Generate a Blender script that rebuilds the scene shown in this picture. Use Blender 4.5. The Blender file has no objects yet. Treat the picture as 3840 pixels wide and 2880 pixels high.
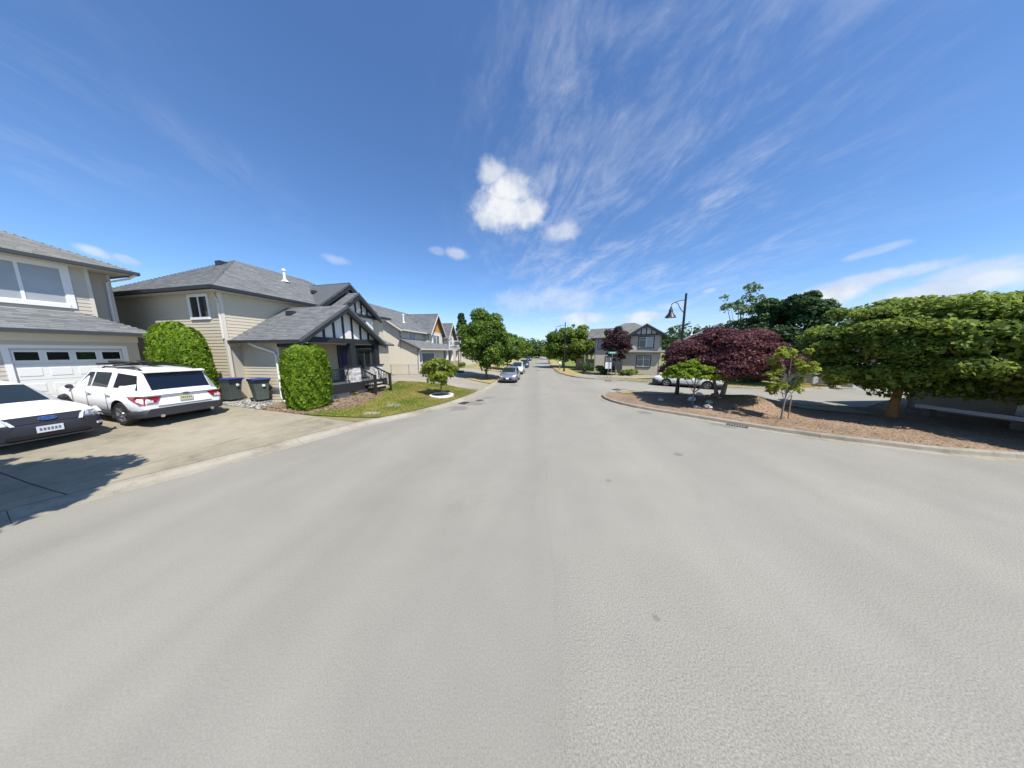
import bpy, bmesh, math, random
import numpy as np
from mathutils import Vector, Matrix
from mathutils.geometry import delaunay_2d_cdt
R = math.radians
random.seed(7); RNG = np.random.default_rng(7)
SC = bpy.context.scene; COL = SC.collection

# ---------------------------------------------------------------- camera, sky, sun, exposure
CAM_H = 3.0; FPX = 885.0; CXP = 1932.0; CYP = 1441.0; PITCH = math.atan(121 / 885.0)
cd = bpy.data.cameras.new('camera'); cam = bpy.data.objects.new('camera', cd); COL.objects.link(cam)
cam.location = (0, 0, CAM_H); cam.rotation_euler = (math.pi / 2 - PITCH, 0, 0)
cd.sensor_width = 36; cd.lens = 36 * FPX / 3840; cd.shift_x = (1920 - CXP) / 3840; cd.clip_end = 6000; cd.clip_start = .05
SC.camera = cam
SC.view_settings.view_transform = 'Standard'; SC.view_settings.look = 'None'
SC.view_settings.gamma = 1; SC.view_settings.use_curve_mapping = False
SC.view_settings.exposure = 0.67
SC.render.resolution_x = 1024; SC.render.resolution_y = 768
SUN_AZ = math.atan2(0.60, -0.80); SUN_EL = R(57)          # compass style angle from +Y towards +X
SUN_STR = 4.15; SKY_STR = 0.098
sdir = Vector((math.sin(SUN_AZ) * math.cos(SUN_EL), math.cos(SUN_AZ) * math.cos(SUN_EL), math.sin(SUN_EL)))
sl = bpy.data.lights.new('sun', 'SUN'); sl.energy = SUN_STR; sl.angle = R(.53); sl.color = (1, .955, .88)
so = bpy.data.objects.new('sun', sl); COL.objects.link(so); so.rotation_euler = sdir.to_track_quat('Z', 'Y').to_euler(); so.location = (8, -20, 40)

def ray(u, v):      # photo pixel (3840 px wide) -> direction
    x = (u - CXP) / FPX; y = -(v - CYP) / FPX
    return Vector((x, math.cos(PITCH) + y * math.sin(PITCH), -math.sin(PITCH) + y * math.cos(PITCH)))

class NT:           # small node helper
    def __init__(s, tree): s.t = tree; s.L = tree.links
    def n(s, typ, **kw):
        nd = s.t.nodes.new(typ)
        for k, v in kw.items():
            if k.startswith('i_'):
                key = k[2:]; key = int(key) if key.isdigit() else key.replace('_', ' ')
                s.set(nd.inputs[key], v)
            else: setattr(nd, k, v)
        return nd
    def set(s, sock, v):
        if isinstance(v, bpy.types.NodeSocket): s.L.new(v, sock)
        else: sock.default_value = v
    def m(s, op, a, b=0.0, c=None, clamp=False):
        nd = s.t.nodes.new('ShaderNodeMath'); nd.operation = op; nd.use_clamp = clamp
        s.set(nd.inputs[0], a); s.set(nd.inputs[1], b)
        if c is not None: s.set(nd.inputs[2], c)
        return nd.outputs[0]
    def vm(s, op, a, b=(0, 0, 0)):
        nd = s.t.nodes.new('ShaderNodeVectorMath'); nd.operation = op
        s.set(nd.inputs[0], a); s.set(nd.inputs[1], b)
        return nd.outputs['Value'] if op in ('DOT_PRODUCT', 'LENGTH') else nd.outputs[0]
    def sstep(s, v, lo, hi):
        nd = s.t.nodes.new('ShaderNodeMapRange'); nd.interpolation_type = 'SMOOTHSTEP'
        s.set(nd.inputs[0], v); nd.inputs[1].default_value = lo; nd.inputs[2].default_value = hi
        nd.inputs[3].default_value = 0; nd.inputs[4].default_value = 1
        return nd.outputs[0]
    def noise(s, vec, scale, detail=4, rough=.55, dist=0.0):
        nd = s.n('ShaderNodeTexNoise'); s.set(nd.inputs['Vector'], vec)
        nd.inputs['Scale'].default_value = scale; nd.inputs['Detail'].default_value = detail
        nd.inputs['Roughness'].default_value = rough; nd.inputs['Distortion'].default_value = dist
        return nd.outputs['Fac']
    def mix(s, f, a, b):
        nd = s.t.nodes.new('ShaderNodeMix'); nd.data_type = 'RGBA'
        s.set(nd.inputs[0], f); s.set(nd.inputs[6], a); s.set(nd.inputs[7], b)
        return nd.outputs[2]
    def ramp(s, f, stops):
        nd = s.t.nodes.new('ShaderNodeValToRGB'); s.set(nd.inputs[0], f)
        e = nd.color_ramp.elements
        while len(e) < len(stops): e.new(.5)
        for i, (p, c) in enumerate(stops): e[i].position = p; e[i].color = c if len(c) == 4 else (*c, 1)
        return nd.outputs[0]

world = bpy.data.worlds.new('World'); SC.world = world; world.use_nodes = True
def build_world():
    t = world.node_tree; t.nodes.clear(); N = NT(t)
    sky = N.n('ShaderNodeTexSky', sky_type='NISHITA', sun_disc=False, sun_elevation=SUN_EL, sun_rotation=SUN_AZ,
              altitude=60, air_density=1.0, dust_density=.35, ozone_density=2.2)
    d = N.n('ShaderNodeTexCoord').outputs['Generated']
    sep = N.n('ShaderNodeSeparateXYZ', i_0=d)
    x, y, z = sep.outputs
    # ---- cumulus: billows about fixed compass directions, broken up by noise
    warp = N.noise(d, 9, 7, .62)
    warp2 = N.noise(N.vm('ADD', d, (5.2, 1.3, 7.7)), 26, 5, .6)
    wob = N.m('ADD', N.m('MULTIPLY', N.m('SUBTRACT', warp, .5), 1.5), N.m('MULTIPLY', N.m('SUBTRACT', warp2, .5), .75))
    total = None; shade = None
    #      photo px of centre, half width, half height (px), strength
    blobs = [(1885, 790, 130, 85, 1.0), (1845, 650, 58, 62, .8), (1905, 715, 95, 75, 1.0), (1965, 800, 85, 62, .9), (1825, 815, 60, 50, .9), (2105, 870, 66, 42, .6), (1718, 953, 46, 26, .5),
             (1640, 942, 34, 18, .25), (2180, 1195, 95, 26, .75), (2410, 1192, 85, 24, .75), (3105, 1110, 130, 40, .9), (3010, 1125, 110, 26, .8), (3280, 1045, 260, 30, .7),
             (3560, 1080, 340, 48, .75), (3650, 1020, 240, 40, .6), (3290, 940, 120, 18, .35), (2530, 1145, 70, 18, .35),
             (355, 945, 75, 26, .55), (470, 972, 60, 20, .45), (1260, 975, 60, 22, .3), (2660, 1090, 26, 9, .3), (2060, 1130, 260, 55, .35)]
    for (u, v, hw, hh, st) in blobs:
        c = ray(u, v); ln = c.length; c.normalize()
        rt = ray(u + 1, v) - ray(u, v); up = ray(u, v - 1) - ray(u, v)
        rt -= c * rt.dot(c); up -= c * up.dot(c)
        sx = rt.length / ln * hw; sy = up.length / ln * hh
        rt.normalize(); up.normalize()
        a = N.m('DIVIDE', N.vm('DOT_PRODUCT', d, rt[:]), sx); b = N.m('DIVIDE', N.vm('DOT_PRODUCT', d, up[:]), sy)
        rr = N.m('ADD', N.m('SQRT', N.m('ADD', N.m('MULTIPLY', a, a), N.m('MULTIPLY', b, b))), wob)
        front = N.m('GREATER_THAN', N.vm('DOT_PRODUCT', d, c[:]), 0)
        mk = N.m('MULTIPLY', N.m('MULTIPLY', N.m('SUBTRACT', 1, N.sstep(rr, .42, 1.16)), front), st)
        total = mk if total is None else N.m('MAXIMUM', total, mk)
    # ---- cirrus: streaks on a high flat layer
    den = N.m('ADD', N.m('MAXIMUM', z, 0), .10)
    px = N.m('DIVIDE', x, den); py = N.m('DIVIDE', y, den)
    ca, sa = math.cos(R(-78)), math.sin(R(-78))
    al = N.m('ADD', N.m('MULTIPLY', px, ca), N.m('MULTIPLY', py, sa)); ac = N.m('SUBTRACT', N.m('MULTIPLY', py, ca), N.m('MULTIPLY', px, sa))
    cv = N.n('ShaderNodeCombineXYZ', i_0=N.m('MULTIPLY', al, 1.05), i_1=N.m('MULTIPLY', ac, 2.1), i_2=3.3).outputs[0]
    cv2 = N.n('ShaderNodeCombineXYZ', i_0=N.m('MULTIPLY', al, .5), i_1=N.m('MULTIPLY', ac, .8), i_2=9.1).outputs[0]
    streak = N.noise(cv, 1.7, 9, .66, .6); patch = N.noise(cv2, .75, 3, .5, .3); fine = N.noise(cv, 5.5, 7, .7, .9)
    cdv = ray(2330, 760).normalized()
    near = N.sstep(N.vm('DOT_PRODUCT', d, cdv[:]), .80, .985)
    cir = N.m('MULTIPLY', N.sstep(N.m('ADD', N.m('MULTIPLY', streak, .80), N.m('MULTIPLY', fine, .28)), .45, .84), N.m('ADD', N.m('MULTIPLY', N.sstep(patch, .50, .75), .35), N.m('MULTIPLY', near, .56)))
    cir = N.m('MULTIPLY', cir, N.sstep(z, .0, .10))
    haze = N.m('MULTIPLY', N.m('SUBTRACT', 1, N.sstep(z, -.02, .22)), .42)
    skyc = N.vm('MULTIPLY', sky.outputs[0], (.72, .95, 1.22))
    k = 1 / SKY_STR
    whitecl = (.70 * k * .78, .73 * k * .78, .78 * k * .78, 1); brightc = (.80 * k * .72, .82 * k * .72, .84 * k * .72, 1)
    c1 = N.mix(N.m('ADD', N.m('MULTIPLY', cir, .78), haze, clamp=True), skyc, whitecl)
    lit = N.sstep(N.noise(N.vm('ADD', d, (1.1, .2, .045)), 14, 5, .6), .34, .62)
    cc = N.mix(lit, (.60 * k * .72, .65 * k * .72, .74 * k * .72, 1), brightc)
    c2 = N.mix(N.m('MULTIPLY', total, .97, clamp=True), c1, cc)
    bg = N.n('ShaderNodeBackground', i_Color=c2, i_Strength=SKY_STR); out = N.n('ShaderNodeOutputWorld'); t.links.new(bg.outputs[0], out.inputs[0])
build_world()

# ---------------------------------------------------------------- materials
MAT = {}
def srgb(r, g, b):
    f = lambda c: (c / 255 / 12.92) if c / 255 <= .04045 else ((c / 255 + .055) / 1.055) ** 2.4
    return (f(r), f(g), f(b))
def M(name, col, rough=.75, var=.12, scale=3.0, bump=0.0, bscale=40.0, spec=.4, metal=0.0, coat=0.0, fine=.06):
    m = bpy.data.materials.new(name); m.use_nodes = True; N = NT(m.node_tree); b = m.node_tree.nodes['Principled BSDF']
    co = N.n('ShaderNodeTexCoord').outputs['Object']
    f = N.noise(co, scale, 5, .6); f2 = N.noise(co, scale * 14, 3, .6)
    k = N.m('ADD', N.m('ADD', N.m('MULTIPLY', N.m('SUBTRACT', f, .5), var * 2), N.m('MULTIPLY', N.m('SUBTRACT', f2, .5), fine * 2)), 1.0)
    c = N.vm('SCALE', (col[0], col[1], col[2])); nd = c.node; N.set(nd.inputs['Scale'], k)
    N.set(b.inputs['Base Color'], c)
    N.set(b.inputs['Roughness'], N.m('ADD', rough, N.m('MULTIPLY', N.m('SUBTRACT', f, .5), .16), clamp=True))
    b.inputs['Specular IOR Level'].default_value = spec; b.inputs['Metallic'].default_value = metal; b.inputs['Coat Weight'].default_value = coat; b.inputs['Coat Roughness'].default_value = .04
    if bump:
        bp = N.n('ShaderNodeBump', i_Strength=bump, i_Distance=.02, i_Height=N.noise(co, bscale, 4, .6)); N.set(b.inputs['Normal'], bp.outputs[0])
    MAT[name] = m; return m
def leafmat(name, c0, c1, trans=.35, hue=None):
    m = bpy.data.materials.new(name); m.use_nodes = True; t = m.node_tree; N = NT(t); b = t.nodes['Principled BSDF']
    a = N.n('ShaderNodeAttribute', attribute_name='rnd').outputs['Fac']
    c = N.mix(a, (*c0, 1), (*c1, 1))
    N.set(b.inputs['Base Color'], c); b.inputs['Roughness'].default_value = .55; b.inputs['Specular IOR Level'].default_value = .25
    tr = N.n('ShaderNodeBsdfTranslucent', i_Color=N.mix(.35, c, (*[min(1, v * 1.6) for v in c1], 1)))
    mx = N.n('ShaderNodeMixShader', i_0=trans); t.links.new(b.outputs[0], mx.inputs[1]); t.links.new(tr.outputs[0], mx.inputs[2])
    t.links.new(mx.outputs[0], t.nodes['Material Output'].inputs[0]); MAT[name] = m; return m
def shingle(name, c0, c1):
    m = bpy.data.materials.new(name); m.use_nodes = True; t = m.node_tree; N = NT(t); b = t.nodes['Principled BSDF']
    a = N.n('ShaderNodeAttribute', attribute_name='rnd').outputs['Fac']
    co = N.n('ShaderNodeTexCoord').outputs['Object']
    g = N.noise(co, 90, 2, .6); big = N.noise(co, .8, 4, .6)
    f = N.m('ADD', N.m('ADD', N.m('MULTIPLY', a, .55), N.m('MULTIPLY', big, .5)), N.m('MULTIPLY', N.m('SUBTRACT', g, .5), .5), clamp=True)
    N.set(b.inputs['Base Color'], N.mix(f, (*c0, 1), (*c1, 1))); b.inputs['Roughness'].default_value = .9; b.inputs['Specular IOR Level'].default_value = .25
    MAT[name] = m; return m
def farsiding(name, col, course=.16):
    m = bpy.data.materials.new(name); m.use_nodes = True; t = m.node_tree; N = NT(t); b = t.nodes['Principled BSDF']
    co = N.n('ShaderNodeTexCoord').outputs['Object']; z = N.n('ShaderNodeSeparateXYZ', i_0=co).outputs[2]
    saw = N.m('FRACT', N.m('DIVIDE', z, course)); f = N.noise(co, .9, 4, .6)
    k = N.m('ADD', .94, N.m('MULTIPLY', f, .14))
    c = N.vm('SCALE', tuple(col)); N.set(c.node.inputs['Scale'], k); N.set(b.inputs['Base Color'], c)
    bp = N.n('ShaderNodeBump', i_Strength=.5, i_Distance=.03, i_Height=saw); bp.invert = True; N.set(b.inputs['Normal'], bp.outputs[0]); b.inputs['Roughness'].default_value = .7
    MAT[name] = m; return m
def ground_mat(name, stops, sc=.5, fine=25, bump=.4, rough=.95, bscale=60, finew=.35, midw=.35, streak=None):
    m = bpy.data.materials.new(name); m.use_nodes = True; t = m.node_tree; N = NT(t); b = t.nodes['Principled BSDF']
    co = N.n('ShaderNodeTexCoord').outputs['Object']
    a = N.noise(co, sc, 5, .6, .4); mid = N.noise(co, sc * 7, 4, .65); fi = N.noise(co, fine, 3, .7)
    f = N.m('ADD', N.m('ADD', a, N.m('MULTIPLY', N.m('SUBTRACT', fi, .5), finew)), N.m('MULTIPLY', N.m('SUBTRACT', mid, .5), midw), clamp=True)
    N.set(b.inputs['Base Color'], N.ramp(f, stops)); b.inputs['Roughness'].default_value = rough; b.inputs['Specular IOR Level'].default_value = .2
    if bump:
        bp = N.n('ShaderNodeBump', i_Strength=bump, i_Distance=.02, i_Height=N.noise(co, bscale, 4, .7)); N.set(b.inputs['Normal'], bp.outputs[0])
    MAT[name] = m; return m
def asphalt_mat():
    m = bpy.data.materials.new('asphalt'); m.use_nodes = True; t = m.node_tree; N = NT(t); b = t.nodes['Principled BSDF']
    co = N.n('ShaderNodeTexCoord').outputs['Object']
    big = N.noise(co, .16, 4, .55, .5); mid = N.noise(co, 1.3, 5, .62); st = N.noise(co, 62, 2, .75); st2 = N.noise(N.vm('ADD', co, (3, 8, 1)), 130, 2, .8)
    sx = N.n('ShaderNodeSeparateXYZ', i_0=co)
    # paving lanes laid side by side and tyre-polished bands along the road
    lane = N.noise(N.n('ShaderNodeCombineXYZ', i_0=N.m('SUBTRACT', sx.outputs[0], N.m('MULTIPLY', sx.outputs[1], .10)), i_1=N.m('MULTIPLY', sx.outputs[1], .05), i_2=0.0).outputs[0], .55, 3, .5)
    k = N.m('ADD', .268, N.m('ADD', N.m('MULTIPLY', N.m('SUBTRACT', big, .5), .10), N.m('MULTIPLY', N.m('SUBTRACT', mid, .5), .045)))
    k = N.m('ADD', k, N.m('MULTIPLY', N.m('SUBTRACT', lane, .5), .10))
    # the two paving passes: a smoother one and a coarser one that meet along a worn seam
    seam = N.m('SUBTRACT', N.m('SUBTRACT', sx.outputs[0], N.m('MULTIPLY', sx.outputs[1], .09)), N.m('MULTIPLY', N.noise(co, .5, 3, .5), .5))
    side = N.sstep(seam, -.25, .35)
    amp = N.m('ADD', .55, N.m('MULTIPLY', side, .75))
    k = N.m('ADD', k, N.m('MULTIPLY', N.m('ADD', N.m('MULTIPLY', N.m('SUBTRACT', st, .5), .34), N.m('MULTIPLY', N.m('SUBTRACT', st2, .5), .26)), amp))
    k = N.m('ADD', k, N.m('MULTIPLY', N.m('SUBTRACT', side, .5), .018))
    k = N.m('SUBTRACT', k, N.m('MULTIPLY', N.m('SUBTRACT', 1, N.sstep(N.m('ABSOLUTE', seam), .004, .05)), .007))
    chip = N.sstep(N.noise(N.vm('ADD', co, (9, 2, 4)), 38, 2, .6), .68, .76)
    k = N.m('SUBTRACT', k, N.m('MULTIPLY', chip, .05))
    # tyre sweeps round the bend: faint bands about the centre of the turning bulb
    dv = N.vm('LENGTH', N.vm('SUBTRACT', co, (13.5, -1.5, 0.0))); band = N.noise(N.n('ShaderNodeCombineXYZ', i_0=dv, i_1=0.0, i_2=1.7).outputs[0], 1.1, 3, .55)
    k = N.m('MULTIPLY', k, N.m('SUBTRACT', 1, N.m('MULTIPLY', N.sstep(band, .50, .80), .06)))
    # oil drips and damp marks by the gutter
    stain = None
    for (cx, cy, rr) in ((-2.3, 13.6, .75), (-1.7, 15.2, .45), (-3.1, 12.3, .6), (8.6, 9.4, .55), (6.4, 11.5, .4), (9.7, 24.0, .7), (2.2, 5.2, .10), (4.8, 6.6, .14), (1.6, 2.3, .05), (-.2, 21.2, .5)):
        q = N.m('SUBTRACT', 1, N.sstep(N.m('ADD', N.m('DIVIDE', N.vm('LENGTH', N.vm('SUBTRACT', co, (cx, cy, 0.0))), rr), N.m('MULTIPLY', N.m('SUBTRACT', mid, .5), 2.4)), .45, 1.0))
        stain = q if stain is None else N.m('MAXIMUM', stain, q)
    k = N.m('MULTIPLY', k, N.m('SUBTRACT', 1, N.m('MULTIPLY', stain, .26)))
    dirt = N.m('MULTIPLY', N.sstep(N.noise(N.vm('ADD', co, (31, 7, 0)), .55, 5, .7), .60, .80), .12)
    k = N.m('MULTIPLY', k, N.m('SUBTRACT', 1, dirt))
    hue = N.mix(N.noise(N.vm('ADD', co, (2, 40, 0)), .3, 3, .5), (1.0, .955, .79, 1), (1.0, .94, .80, 1))
    c = N.vm('SCALE', hue); N.set(c.node.inputs['Scale'], k); N.set(b.inputs['Base Color'], c)
    b.inputs['Roughness'].default_value = .92; b.inputs['Specular IOR Level'].default_value = .25
    bp = N.n('ShaderNodeBump', i_Strength=.22, i_Distance=.004, i_Height=st); N.set(b.inputs['Normal'], bp.outputs[0]); MAT['asphalt'] = m
asphalt_mat()
def glass(name, col, rough=.06, spec=.9, slat=0.0):
    m = bpy.data.materials.new(name); m.use_nodes = True; N = NT(m.node_tree); b = m.node_tree.nodes['Principled BSDF']
    co = N.n('ShaderNodeTexCoord').outputs['Object']
    c = N.vm('SCALE', tuple(col)); kk = N.m('ADD', .75, N.m('MULTIPLY', N.noise(co, 1.3, 2, .5), .5))
    if slat: kk = N.m('MULTIPLY', kk, N.m('ADD', .82, N.m('MULTIPLY', N.m('FRACT', N.m('DIVIDE', N.n('ShaderNodeSeparateXYZ', i_0=co).outputs[2], slat)), .3)))
    N.set(c.node.inputs['Scale'], kk); N.set(b.inputs['Base Color'], c)
    b.inputs['Roughness'].default_value = rough; b.inputs['Specular IOR Level'].default_value = spec
    bp = N.n('ShaderNodeBump', i_Strength=.05, i_Distance=.02, i_Height=N.noise(co, 2.2, 2, .5)); N.set(b.inputs['Normal'], bp.outputs[0]); MAT[name] = m
glass('glass_dark', (.012, .014, .016)); glass('glass_blind', (.34, .36, .37), .12, .6); glass('glass_car', (.02, .028, .03), .03, .9); glass('glass_tint', (.006, .008, .014), .05, .8); glass('glass_mid', (.16, .18, .19), .1, .7)
SID = (.56, .495, .375)
M('siding', SID, .62, .05, 1.1, fine=.02); M('siding_grey', (.52, .475, .40), .62, .05, 1.1, fine=.02); M('wallboard', (.40, .37, .31), .8, .05); M('white_trim', (.78, .78, .76), .55, .04, 2, fine=.02)
M('garage_white', (.76, .76, .74), .5, .03, 1.5, fine=.015); M('black_trim', (.022, .024, .028), .55, .2, 3); M('dark_grey_trim', (.05, .055, .06), .6, .2, 3); M('stucco', (.70, .69, .66), .85, .06, 5, bump=.3)
M('stone_white', (.62, .60, .58), .85, .25, 9, bump=.8, bscale=24); M('door_blue', (.015, .012, .10), .35, .15, 2); M('deck', (.12, .135, .14), .7, .2, 3); M('wood_step', (.42, .36, .28), .8, .15, 5)
M('concrete_wall', (.38, .36, .33), .9, .15, 2, bump=.3); M('metal_grey', (.28, .29, .30), .45, .1, 3, metal=.6); M('galv', (.42, .43, .43), .4, .1, 6, metal=.8); M('vent_white', (.72, .72, .70), .5, .05); M('gutter_dark', (.03, .032, .036), .45, .1, 2); M('gutter_pale', (.55, .52, .46), .5, .05)
M('orange_panel', (.60, .25, .055), .7, .12, 2); M('soffit', (.52, .49, .43), .75, .04); M('cream_trim', (.62, .58, .50), .6, .05); M('garage_grey', (.155, .175, .205), .5, .06); M('stone_tan', (.40, .32, .24), .85, .25, 8, bump=.6, bscale=20)
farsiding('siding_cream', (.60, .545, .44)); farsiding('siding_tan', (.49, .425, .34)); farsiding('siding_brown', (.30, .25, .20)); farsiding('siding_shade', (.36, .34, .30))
shingle('shingle', (.105, .11, .113), (.245, .25, .25)); shingle('shingle_warm', (.13, .13, .12), (.27, .262, .24)); M('roof_base', (.09, .095, .10), .9, .2, 3); M('shingle_far', (.12, .125, .13), .9, .3, 3, fine=.3); M('shingle_far_warm', (.16, .16, .155), .9, .25, 3, fine=.3)
ground_mat('concrete', [(.2, (.165, .142, .100)), (.42, (.265, .232, .168)), (.6, (.315, .278, .205)), (.85, (.36, .325, .25))], .45, 30, .35, finew=.25, midw=.55)
ground_mat('kerb_concrete', [(.2, (.20, .175, .13)), (.5, (.315, .282, .222)), (.85, (.38, .345, .285))], .8, 30, .35, finew=.4, midw=.6)
ground_mat('concrete_pale', [(.2, (.24, .215, .17)), (.55, (.315, .285, .23)), (.85, (.37, .34, .29))], .7, 30, .3, finew=.3)
ground_mat('lawn', [(.2, (.10, .16, .02)), (.42, (.16, .205, .03)), (.53, (.24, .225, .05)), (.66, (.34, .25, .09)), (.85, (.38, .25, .12))], .42, 22, .9, finew=.4, midw=.5)
ground_mat('dry_grass', [(.2, (.20, .19, .06)), (.45, (.34, .27, .11)), (.65, (.42, .31, .15)), (.85, (.40, .26, .14))], .5, 22, .9, finew=.4, midw=.5)
ground_mat('green_grass', [(.2, (.10, .14, .03)), (.5, (.17, .20, .045)), (.8, (.28, .26, .08))], .5, 22, .9, finew=.4, midw=.5)
ground_mat('mulch', [(.2, (.19, .128, .082)), (.45, (.275, .192, .125)), (.6, (.32, .228, .152)), (.85, (.375, .28, .195))], .6, 16, 1.0, bscale=30, finew=.7, midw=.5)
ground_mat('soil', [(.2, (.12, .085, .055)), (.5, (.22, .16, .105)), (.8, (.30, .23, .16))], .9, 18, 1.0, finew=.6)
ground_mat('pebble_ground', [(.2, (.24, .23, .21)), (.5, (.40, .385, .35)), (.8, (.50, .48, .44))], 1.2, 14, 1.0, finew=.8)
ground_mat('earth', [(.2, (.14, .15, .06)), (.5, (.24, .22, .10)), (.8, (.32, .27, .15))], .02, 3, .3)
leafmat('leaf_maple', (.036, .085, .012), (.19, .28, .042)); leafmat('leaf_bright', (.045, .10, .014), (.31, .38, .07), .45); leafmat('leaf_lime', (.09, .16, .01), (.32, .42, .04), .4)
leafmat('leaf_hedge', (.055, .12, .008), (.25, .37, .025), .32); leafmat('leaf_dark', (.02, .055, .018), (.095, .16, .055), .28); leafmat('leaf_red', (.045, .017, .022), (.20, .075, .078), .3)
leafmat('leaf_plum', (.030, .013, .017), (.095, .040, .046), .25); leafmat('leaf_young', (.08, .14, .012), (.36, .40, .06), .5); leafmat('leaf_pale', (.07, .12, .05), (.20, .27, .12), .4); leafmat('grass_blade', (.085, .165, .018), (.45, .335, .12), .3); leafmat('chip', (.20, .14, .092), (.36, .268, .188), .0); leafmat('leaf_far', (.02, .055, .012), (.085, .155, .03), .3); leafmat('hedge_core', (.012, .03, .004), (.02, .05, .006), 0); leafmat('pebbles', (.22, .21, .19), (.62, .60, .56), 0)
M('bark', (.16, .125, .095), .9, .3, 7, bump=1.0, bscale=30); M('bark_warm', (.33, .165, .06), .9, .3, 5, bump=1.0, bscale=26); M('bark_grey', (.24, .21, .18), .9, .25, 8, bump=.8)
M('paint_white', (.86, .86, .845), .3, .02, 1, coat=.4, fine=0.0); M('paint_silver', (.30, .33, .38), .28, .04, 2, metal=.6, coat=.8, fine=.02); M('paint_pale', (.58, .66, .70), .25, .03, 2, coat=.8, fine=0.0); M('paint_blue', (.035, .055, .08), .3, .05, 2, coat=.8, fine=0.0); M('paint_darkblue', (.02, .02, .06), .3, .05, 2, coat=.8)
M('plastic_dark', (.035, .036, .042), .55, .12, 3); M('bumper_slate', (.030, .031, .040), .5, .1, 3); M('rubber', (.02, .02, .02), .85, .2, 6); M('alloy', (.36, .36, .37), .35, .06, 4, metal=.85); M('chrome', (.65, .66, .68), .15, .03, 2, metal=1.0); M('black_gloss', (.012, .012, .014), .2, .1, 2)
M('lamp_red', (.30, .010, .022), .2, .2, 9, coat=.6); M('lamp_clear', (.60, .63, .66), .12, .25, 11, spec=.8, coat=.8); M('plate_white', (.70, .71, .76), .5, .05, 3); M('plate_yellow', (.62, .60, .30), .5, .08, 5); M('plate_ink', (.16, .17, .24), .6, .1); M('badge_blue', (.02, .04, .20), .25, .1, 4, coat=.6)
M('bin_green', (.068, .085, .078), .6, .12, 4); M('bin_blue', (.02, .035, .19), .55, .15, 4); M('lamp_black', (.018, .022, .026), .45, .15, 4); M('sign_green', (.02, .30, .16), .4, .05); M('sign_white', (.75, .75, .73), .5, .06); M('ring_white', (.68, .67, .64), .8, .12, 8, bump=.4); M('stake', (.33, .20, .10), .85, .2, 8)
M('rock', (.42, .38, .34), .9, .3, 4, bump=.8, bscale=12); M('rock_dark', (.17, .14, .12), .9, .3, 4, bump=.8, bscale=12); M('fence_wood', (.25, .165, .115), .85, .2, 4); M('cover_grey', (.33, .31, .27), .9, .15, 5, bump=.4); M('cover_iron', (.055, .052, .05), .7, .25, 8); M('ledge', (.62, .62, .63), .7, .06, 3); M('flower', (.32, .12, .38), .6, .3, 20); M('pot', (.30, .16, .10), .8, .1)

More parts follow.
